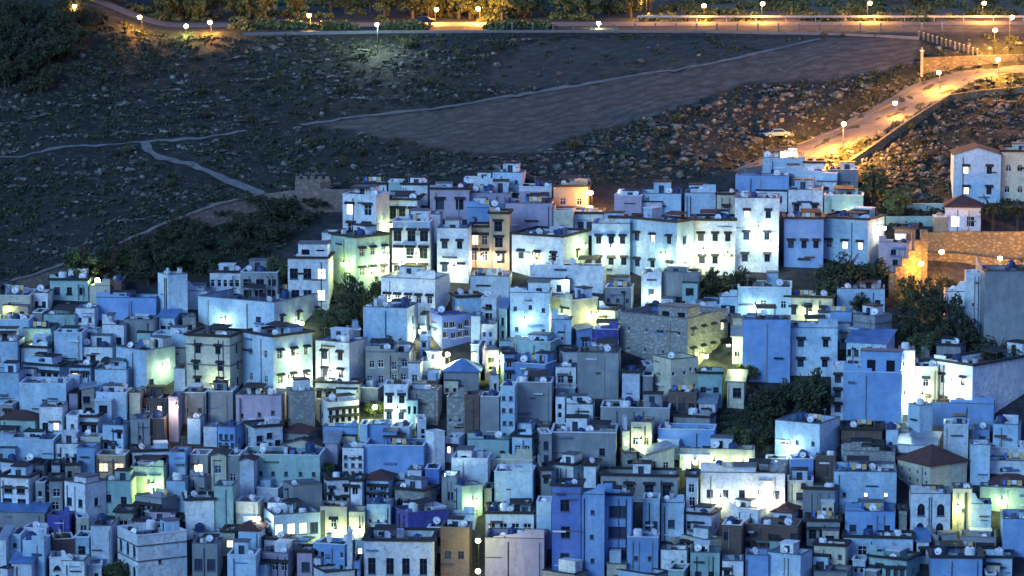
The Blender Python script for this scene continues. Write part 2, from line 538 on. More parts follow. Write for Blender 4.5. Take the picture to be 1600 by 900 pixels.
def path_close(x, y):
    for L, (pts, hw) in zip(PLINES, PATHS):
        for q in L[::2]:
            if abs(q.x-x) < hw+0.9 and abs(q.y-y) < hw+0.9: return True
    if near_line(x, y, LOWER_ROAD)[0] < 4.6: return True
    return False
r2 = random.Random(11)
V1, F1, V2, F2 = [], [], [], []
tries = 0; nr = 0
while tries < 42000:
    tries += 1
    x = r2.uniform(-98, 98); y = r2.uniform(512, 606)
    px, py = to_px(x, y, base_z(x, y))
    if not (-60 < px < 1660) or py > town_edge(max(0, min(1600, px)))-3: continue
    if in_poly(px, py, FIELD): continue
    dens = max(0.05, 0.32+1.6*noise.noise(Vector((x*0.09, y*0.13, 9)))+0.8*noise.noise(Vector((x*0.4, y*0.5, 4))))
    if in_poly(px, py, UPFIELD): dens *= 0.10
    if py < 95 and px > 560: dens *= 0.3
    if px < 220 and py < 110: dens *= 0.25
    if 800 < px < 1440 and py > 125: dens += 0.45
    if px > 1330 and py > 150: dens += 0.4
    if r2.random() > dens: continue
    if path_close(x, y): continue
    s_ = min(0.85, 0.12 + 0.14*abs(r2.gauss(0, 1))**2.0)
    if px < 760: s_ *= 0.85
    if r2.random() < 0.85: rock_into(V1, F1, (x, y, ground_surf(x, y)+s_*0.2), s_, r2)
    nr += 1
for _ in range(110):          # outcropping ledges along the contour
    x = r2.uniform(-95, 90); y = r2.uniform(535, 604); dx = r2.uniform(-0.35, 0.35)
    for k in range(r2.randint(4, 12)):
        qx = x+k*0.9; qy = y+k*0.9*dx+r2.uniform(-.4, .4)
        px, py = to_px(qx, qy, base_z(qx, qy))
        if py > town_edge(max(0, min(1600, px)))-3 or in_poly(px, py, FIELD) or in_poly(px, py, UPFIELD) or path_close(qx, qy): continue
        rock_into(V1, F1, (qx, qy, ground_surf(qx, qy)+0.1), r2.uniform(0.3, 0.75), r2, 0.5)
me = bpy.data.meshes.new('rubble'); me.from_pydata(V1, [], F1); me.materials.append(M['rock'])
tag(link('rubble', me), 'loose grey limestone rubble strewn over the dark hillside above the town', 'rocks', kind='stuff')
def leafquad(V, F, c, s_, r):
    a = Vector((r.gauss(0, 1), r.gauss(0, 1), r.gauss(0, 1))).normalized()
    b = a.orthogonal().normalized(); c2 = a.cross(b)
    n = len(V)
    for (u, v) in ((-1, -0.6), (1, -0.6), (0.8, 0.7), (-0.8, 0.6)):
        V.append((c[0]+b.x*u*s_+c2.x*v*s_, c[1]+b.y*u*s_+c2.y*v*s_, c[2]+b.z*u*s_+c2.z*v*s_))
    F.append((n, n+1, n+2, n+3))
def bush_into(V, F, c, rad, n, r, leaf=0.16):
    for _ in range(n):
        d = Vector((r.gauss(0, 1), r.gauss(0, 1), abs(r.gauss(0, 0.8)))).normalized()*rad*r.uniform(0.55, 1.05)
        leafquad(V, F, (c[0]+d.x*1.2, c[1]+d.y, c[2]+d.z*0.8), leaf*r.uniform(0.7, 1.4), r)
tries = 0; nb = 0
while nb < 2600 and tries < 30000:
    tries += 1
    x = r2.uniform(-98, 98); y = r2.uniform(512, 607)
    px, py = to_px(x, y, base_z(x, y))
    if not (-60 < px < 1660) or py > town_edge(max(0, min(1600, px)))-3: continue
    if in_poly(px, py, FIELD): continue
    dens = 0.45 - 0.8*noise.noise(Vector((x*0.07, y*0.07, 9)))
    if px < 300 and py < 120: dens += 0.6
    if 150 < px < 540 and py > 300: dens += 0.5
    if in_poly(px, py, UPFIELD): dens *= 0.25
    if r2.random() > dens or path_close(x, y): continue
    s_ = r2.uniform(0.3, 0.85)
    bush_into(V2, F2, (x, y, ground_surf(x, y)), s_, 26, r2)
    nb += 1
me = bpy.data.meshes.new('scrub'); me.from_pydata(V2, [], F2); me.materials.append(M['leaf'])
tag(link('scrub', me), 'low dark scrub growing between the rocks over the hillside', 'scrub', kind='stuff')
# ---------------------------------------------------------------- house builder
def panel(mb, O, u, w, z0, ztop, ops, nin, mat, depth=0.22):
    """a wall face from O along u (2-D unit) w long, z0..ztop, with openings (a, b, za, zb, arch); nin = inward normal"""
    P = lambda a, z, d=0.0: (O[0]+u[0]*a+nin[0]*d, O[1]+u[1]*a+nin[1]*d, z)
    cu = sorted({0.0, w} | {o[0] for o in ops} | {o[1] for o in ops})
    cz = sorted({z0, ztop} | {o[2] for o in ops} | {o[3] for o in ops})
    for i in range(len(cu)-1):
        for j in range(len(cz)-1):
            if cu[i+1]-cu[i] < 1e-5 or cz[j+1]-cz[j] < 1e-5: continue
            mu = (cu[i]+cu[i+1])/2; mz = (cz[j]+cz[j+1])/2
            if any(o[0] < mu < o[1] and o[2] < mz < o[3] for o in ops): continue
            mb.quad(P(cu[i], cz[j]), P(cu[i+1], cz[j]), P(cu[i+1], cz[j+1]), P(cu[i], cz[j+1]), mat)
    for (a, b, za, zb, arch) in ops:
        mb.quad(P(a, za), P(a, za, depth), P(a, zb, depth), P(a, zb), mat)
        mb.quad(P(b, zb), P(b, zb, depth), P(b, za, depth), P(b, za), mat)
        mb.quad(P(a, za), P(b, za), P(b, za, depth), P(a, za, depth), mat)
        mb.quad(P(a, zb, depth), P(b, zb, depth), P(b, zb), P(a, zb), mat)
        if arch:
            m_ = (a+b)/2; h = (b-a)*0.55
            mb.poly([P(a, zb), P(a, zb-h), P(a+(m_-a)*0.35, zb-h*0.38)], mat)
            mb.poly([P(a, zb), P(a+(m_-a)*0.35, zb-h*0.38), P(m_, zb)], mat)
            mb.poly([P(b, zb), P(m_, zb), P(b-(b-m_)*0.35, zb-h*0.38)], mat)
            mb.poly([P(b, zb), P(b-(b-m_)*0.35, zb-h*0.38), P(b, zb-h)], mat)

_wc = {}
def win_meshes(w, h, style, lit, dark):
    """shared meshes of a window's frame, pane, hood and sill; local x across, y outward negative, z up, origin at lower left of the opening"""
    key = (round(w, 1), round(h, 1), style, lit, dark)
    if key in _wc: return _wc[key]
    w, h = key[0], key[1]
    fm = M['frame_d'] if dark else M['frame_w']
    f = MB(); t = 0.06; y0, y1 = 0.10, 0.17
    for b in ((0, t, 0, h), (w-t, w, 0, h), (t, w-t, 0, t), (t, w-t, h-t, h)):
        f.box(b[0], b[1], y0, y1, b[2], b[3], fm)
    if w > 0.7: f.box(w/2-0.03, w/2+0.03, y0+0.01, y1-0.01, t, h-t, fm)
    if h > 1.0: f.box(t, w-t, y0+0.02, y1-0.02, h*0.62, h*0.62+0.05, fm)
    p = MB(); pm = {0: M['glass'] if w*10 % 2 < 1 else M['shutter'], 1: M['lit_y'], 2: M['lit_w'], 3: M['lit_o']}[lit]
    p.quad((t, 0.19, t), (w-t, 0.19, t), (w-t, 0.19, h-t), (t, 0.19, h-t), pm)
    hood = None
    if 'h' in style:
        hd = MB(); m_ = M['tile_dark']
        e = 0.22; a, b = -e, w+e; z1 = h+0.42; z0 = h+0.14
        hd.poly([(a, -0.48, z0), (b, -0.48, z0), (b, -0.003, z1), (a, -0.003, z1)], m_)
        hd.poly([(a, -0.48, z0-0.09), (a, -0.003, z0-0.04), (b, -0.003, z0-0.04), (b, -0.48, z0-0.09)], m_)
        hd.quad((a, -0.48, z0-0.09), (b, -0.48, z0-0.09), (b, -0.48, z0), (a, -0.48, z0), m_)
        hd.quad((a, -0.003, z0-0.04), (a, -0.48, z0-0.09), (a, -0.48, z0), (a, -0.003, z1), m_)
        hd.quad((b, -0.48, z0-0.09), (b, -0.003, z0-0.04), (b, -0.003, z1), (b, -0.48, z0), m_)
        hood = hd.mesh('hood')
    sl = MB(); sl.box(-0.08, w+0.08, -0.12, 0.09, -0.09, -0.005, M['coping_w'] if not dark else M['coping_d'])
    gr = None
    if 'g' in style:
        g = MB()
        n = max(2, int(w/0.22))
        for i in range(n+1): g.box(-0.03+(w+0.06)*i/n-0.012, -0.03+(w+0.06)*i/n+0.012, -0.14, -0.11, 0.0, h, M['iron'])
        for z in (0.05, h*0.5, h-0.05): g.box(-0.05, w+0.05, -0.145, -0.12, z-0.015, z+0.015, M['iron'])
        gr = g.mesh('grille')
    r = (f.mesh('window'), p.mesh('pane'), hood, sl.mesh('sill'), gr)
    _wc[key] = r
    return r
NOBJ = [0]
def add_window(parent, pos, ang, w, h, style, lit, dark, far=False):
    fr, pn, hd, sl, gr = win_meshes(w, h, style, lit, dark)
    o = link('window', fr, parent, pos, ang)
    if lit: o['label'] = {1: 'warmly lit window', 2: 'white lit window', 3: 'orange lit window'}[lit]
    link('pane', pn, o)
    if hd: link('hood', hd, o)
    else: link('sill', sl, o)
    if gr: link('grille', gr, o)
    return o

def parse_win(s):
    """'2x3hL1' -> rows, cols, style, lit"""
    if not s or s == '-': return None
    i = s.index('x'); r_ = int(s[:i]); j = i+1
    while j < len(s) and s[j].isdigit(): j += 1
    c_ = int(s[i+1:j]); st = s[j:]; lit = 0; lk = 1
    if 'L' in st:
        k = st.index('L'); lit = int(st[k+1]) if k+1 < len(st) and st[k+1].isdigit() else 1
        st = st[:k]
        lk = 2 if 'w' in st else (3 if 'o' in st else 1)
    return r_, c_, st, lit, lk

def openings(w, ztop, zlow, spec, r, mp):
    """window rectangles on a face w wide, between zlow and ztop"""
    if not spec: return []
    rows, cols, st, lit, lk = spec
    ww, wh = 0.85, 1.15
    if 'b' in st: ww, wh = 1.25, 1.55
    if 's' in st: ww, wh = 0.5, 0.6
    if 't' in st: ww, wh = 1.0, 2.2
    if 'W' in st: ww, wh = 3.2, 1.6
    zt = ztop-0.75; H = zt-zlow
    wh = min(wh, H/rows*0.62); ww = min(ww, (w-0.4)/cols*0.72)
    out = []
    if ww < 0.25 or wh < 0.3: return out
    litset = set(r.sample(range(rows*cols), min(lit, rows*cols)))
    for i in range(rows):
        for j in range(cols):
            if 'r' in st and r.random() < 0.3 and (i*cols+j) not in litset: continue
            cx = w*(j+0.5)/cols + r.uniform(-0.06, 0.06)*w/cols*(2 if 'r' in st else 1)
            cz = zt - H*(i+0.52)/rows + (r.uniform(-0.25, 0.25) if 'r' in st else 0)
            a = max(0.12, cx-ww/2); b = min(w-0.12, cx+ww/2)
            za, zb = cz-wh/2, cz+wh/2
            a, b = round(a, 1), round(a, 1)+round(b-a, 1)
            za = round(za, 1); zb = za+round(wh, 1)
            out.append((a, b, za, zb, 'a' in st, lk if (i*cols+j) in litset else 0))
    return out

def block(root, name, x0, x1, y0, y1, z0, z1, col, r, win, coping=True):
    """a lower or upper addition to a house, with its own window or door"""
    b = MB(); mat = M[col]; w = x1-x0
    ops = openings(w, z1+0.45, z0 if z0 > 0 else (z1-2.2), parse_win(win), r, 0) if win else []
    panel(b, (x0, y0), (1, 0), w, z0, z1, [q[:5] for q in ops], (0, 1), mat)
    b.box(x0, x1, y0, y1, z0, z1, mat, skip='fb')
    o = b.build(name, root)
    for q in ops:
        link('pane', win_meshes(q[1]-q[0], q[3]-q[2], '', q[5], True)[1], o, (x0+q[0], y0, q[2]))
    if coping:
        c = MB(); c.box(x0-0.1, x1+0.1, y0-0.1, y1 if name == 'annex' else y1+0.1, z1+0.003, z1+0.12, M[r.choice(['coping_d', 'coping_w', 'tile_dark', 'roofgrey'])]); c.build('coping', o)
    return o
def solid_house(root, wa, db, H, col, wspecA, wspecB, zlowA, opts, r, z0=-1.6, off=(0.0, 0.0), name='wall'):
    """box from x=-wa..0, y=0..db in root's frame (+off); face A = y 0, face B = x 0"""
    ox, oy = off
    mat = M[col]; dark = 'k' in opts or r.random() < 0.6
    mb = MB()
    para = 0.0 if any(k in opts for k in ('hip', 'gable', 'shed', 'pyr')) else (0.55 + 0.5*r.random() if 'lowp' not in opts else 0.25)
    opA = openings(wa, H, zlowA, wspecA, r, 0); opB = openings(db, H, zlowA, wspecB, r, 0)
    panel(mb, (ox-wa, oy), (1, 0), wa, z0, H, [o[:5] for o in opA], (0, 1), mat)
    panel(mb, (ox, oy), (0, 1), db, z0, H, [o[:5] for o in opB], (-1, 0), mat)
    mb.quad((ox, oy+db, z0), (ox-wa, oy+db, z0), (ox-wa, oy+db, H), (ox, oy+db, H), mat)
    mb.quad((ox-wa, oy+db, z0), (ox-wa, oy, z0), (ox-wa, oy, H), (ox-wa, oy+db, H), mat)
    t = 0.2
    x0, x1, y0, y1 = ox-wa, ox, oy, oy+db
    if para:
        zf = H-para
        mb.quad((x0, y0, H), (x1, y0, H), (x1-t, y0+t, H), (x0+t, y0+t, H), mat)
        mb.quad((x1, y0, H), (x1, y1, H), (x1-t, y1-t, H), (x1-t, y0+t, H), mat)
        mb.quad((x1, y1, H), (x0, y1, H), (x0+t, y1-t, H), (x1-t, y1-t, H), mat)
        mb.quad((x0, y1, H), (x0, y0, H), (x0+t, y0+t, H), (x0+t, y1-t, H), mat)
        mb.quad((x0+t, y0+t, H), (x1-t, y0+t, H), (x1-t, y0+t, zf), (x0+t, y0+t, zf), mat)
        mb.quad((x1-t, y0+t, H), (x1-t, y1-t, H), (x1-t, y1-t, zf), (x1-t, y0+t, zf), mat)
        mb.quad((x1-t, y1-t, H), (x0+t, y1-t, H), (x0+t, y1-t, zf), (x1-t, y1-t, zf), mat)
        mb.quad((x0+t, y1-t, H), (x0+t, y0+t, H), (x0+t, y0+t, zf), (x0+t, y1-t, zf), mat)
    else: zf = H
    mb.build(name, root)
    # windows
    for (a, b, za, zb, arch, lit) in opA:
        add_window(root, (ox-wa+a, oy, za), 0, b-a, zb-za, wspecA[2], lit, dark)
    for (a, b, za, zb, arch, lit) in opB:
        add_window(root, (ox, oy+a, za), R(90), b-a, zb-za, wspecB[2], lit, dark)
    # roof
    rf = MB()
    if 'hip' in opts or 'pyr' in opts or 'hipb' in opts:
        m_ = M['sheetblue'] if 'hipb' in opts else M['tile_red']
        e = 0.35; hx = min(wa, db)/2; rh = hx*0.62
        a0, a1, b0, b1 = x0-e, x1+e, y0-e, y1+e
        ins = hx+e
        if wa >= db: p, q = (a0+ins, (b0+b1)/2, H+rh), (a1-ins, (b0+b1)/2, H+rh)
        else: p, q = ((a0+a1)/2, b0+ins, H+rh), ((a0+a1)/2, b1-ins, H+rh)
        c = [(a0, b0, H), (a1, b0, H), (a1, b1, H), (a0, b1, H)]
        if wa >= db:
            rf.quad(c[0], c[1], q, p, m_); rf.poly([c[1], c[2], q], m_); rf.quad(c[2], c[3], p, q, m_); rf.poly([c[3], c[0], p], m_)
        else:
            rf.poly([c[0], c[1], p], m_); rf.quad(c[1], c[2], q, p, m_); rf.poly([c[2], c[3], q], m_); rf.quad(c[3], c[0], p, q, m_)
        rf.box(a0, a1, b0, b1, H-0.14, H-0.003, m_, skip='t')
    elif 'gable' in opts:                       # ridge runs away from face A, gable on face A
        m_ = M['tile_dark']; rh = wa*0.15; e = 0.25; mx = (x0+x1)/2
        wl = MB(); wl.poly([(x0, y0, H), (x1, y0, H), (mx, y0, H+rh)], mat); wl.poly([(x1, y1, H), (x0, y1, H), (mx, y1, H+rh)], mat)
        wl.build('gable_wall', root)
        for s_ in (-1, 1):
            xe = mx+s_*(wa/2+e); ze = H-rh*e/(wa/2)
            rf.quad((mx, y0-e, H+rh+0.12), (mx, y1+e, H+rh+0.12), (xe, y1+e, ze+0.12), (xe, y0-e, ze+0.12), m_)
            rf.quad((mx, y0-e, H+rh+0.02), (mx, y1+e, H+rh+0.02), (xe, y1+e, ze+0.02), (xe, y0-e, ze+0.02), m_)
            rf.quad((mx, y0-e, H+rh+0.02), (xe, y0-e, ze+0.02), (xe, y0-e, ze+0.12), (mx, y0-e, H+rh+0.12), M['coping_d'])
            rf.quad((xe, y0-e, ze+0.02), (xe, y1+e, ze+0.02), (xe, y1+e, ze+0.12), (xe, y0-e, ze+0.12), m_)
    elif 'shed' in opts:
        m_ = M['sheet'] if r.random() < 0.6 else M['sheetblue']
        e = 0.3; zb = H+0.25*db
        rf.quad((x0-e, y0-e, H+0.05), (x1+e, y0-e, H+0.05), (x1+e, y1+e, zb), (x0-e, y1+e, zb), m_)
        rf.quad((x0-e, y0-e, H-0.03), (x1+e, y0-e, H-0.03), (x1+e, y0-e, H+0.05), (x0-e, y0-e, H+0.05), m_)
        rf.quad((x1+e, y0-e, H-0.03), (x1+e, y1+e, zb-0.08), (x1+e, y1+e, zb), (x1+e, y0-e, H+0.05), m_)
        sd = MB()
        sd.poly([(x1, y0, H), (x1, y1, H), (x1, y1, zb-0.1)], mat); sd.poly([(x0, y1, H), (x0, y0, H), (x0, y1, zb-0.1)], mat)
        sd.quad((x1, y1, H), (x0, y1, H), (x0, y1, zb-0.1), (x1, y1, zb-0.1), mat)
        sd.build('side_wall', root)
    else:
        m_ = M['roofblue'] if (col in 'BDV' or r.random() < 0.3) else M['roofgrey']
        rf.quad((x0+t, y0+t, zf), (x1-t, y0+t, zf), (x1-t, y1-t, zf), (x0+t, y1-t, zf), m_)
        if wa > 3 and db > 3 and r.random() < 0.6:      # a raised skylight kerb or old slab
            qx = r.uniform(x0+0.6, x1-1.8); qy = r.uniform(y0+0.6, y1-1.8)
            rf.box(qx, qx+r.uniform(0.6, 1.2), qy, qy+r.uniform(0.6, 1.2), zf+0.002, zf+r.uniform(0.2, 0.6), M[r.choice('WLGG')])
    rf.build('roof', root)
    if para:
        cp = MB()
        if 'E' in opts:
            m_ = M['tile_dark'] if 'green' not in opts else M['tile_green']; pr, hh = 0.30, 0.30
        elif 'e' in opts: m_, pr, hh = M['coping_w'], 0.08, 0.12
        else: m_, pr, hh = (M['coping_d'] if r.random() < 0.65 else M['coping_w']), 0.05, 0.08
        o = pr
        ix = t+0.04
        cp.box(x0-o, x1+o, y0-o, y0+ix, H+0.003, H+hh, m_); cp.box(x0-o, x1+o, y1-ix, y1+o, H+0.003, H+hh, m_)
        cp.box(x0-o, x0+ix, y0+ix, y1-ix, H+0.003, H+hh, m_); cp.box(x1-ix, x1+o, y0+ix, y1-ix, H+0.003, H+hh, m_)
        cp.build('coping', root)
    if 'band' in opts:
        bz = H-(para or 0.8)-0.5
        for z in ([bz] if H-zlowA < 5 else [bz, (H+zlowA)/2-0.3]):
            bd = MB()
            bd.box(x0-0.09, x1+0.09, y0-0.09, y0-0.003, z, z+0.16, M['coping_d'])
            bd.box(x1+0.003, x1+0.09, y0-0.003, y1, z, z+0.16, M['coping_d'])
            bd.build('string_course', root)
    return zf, (x0, x1, y0, y1)
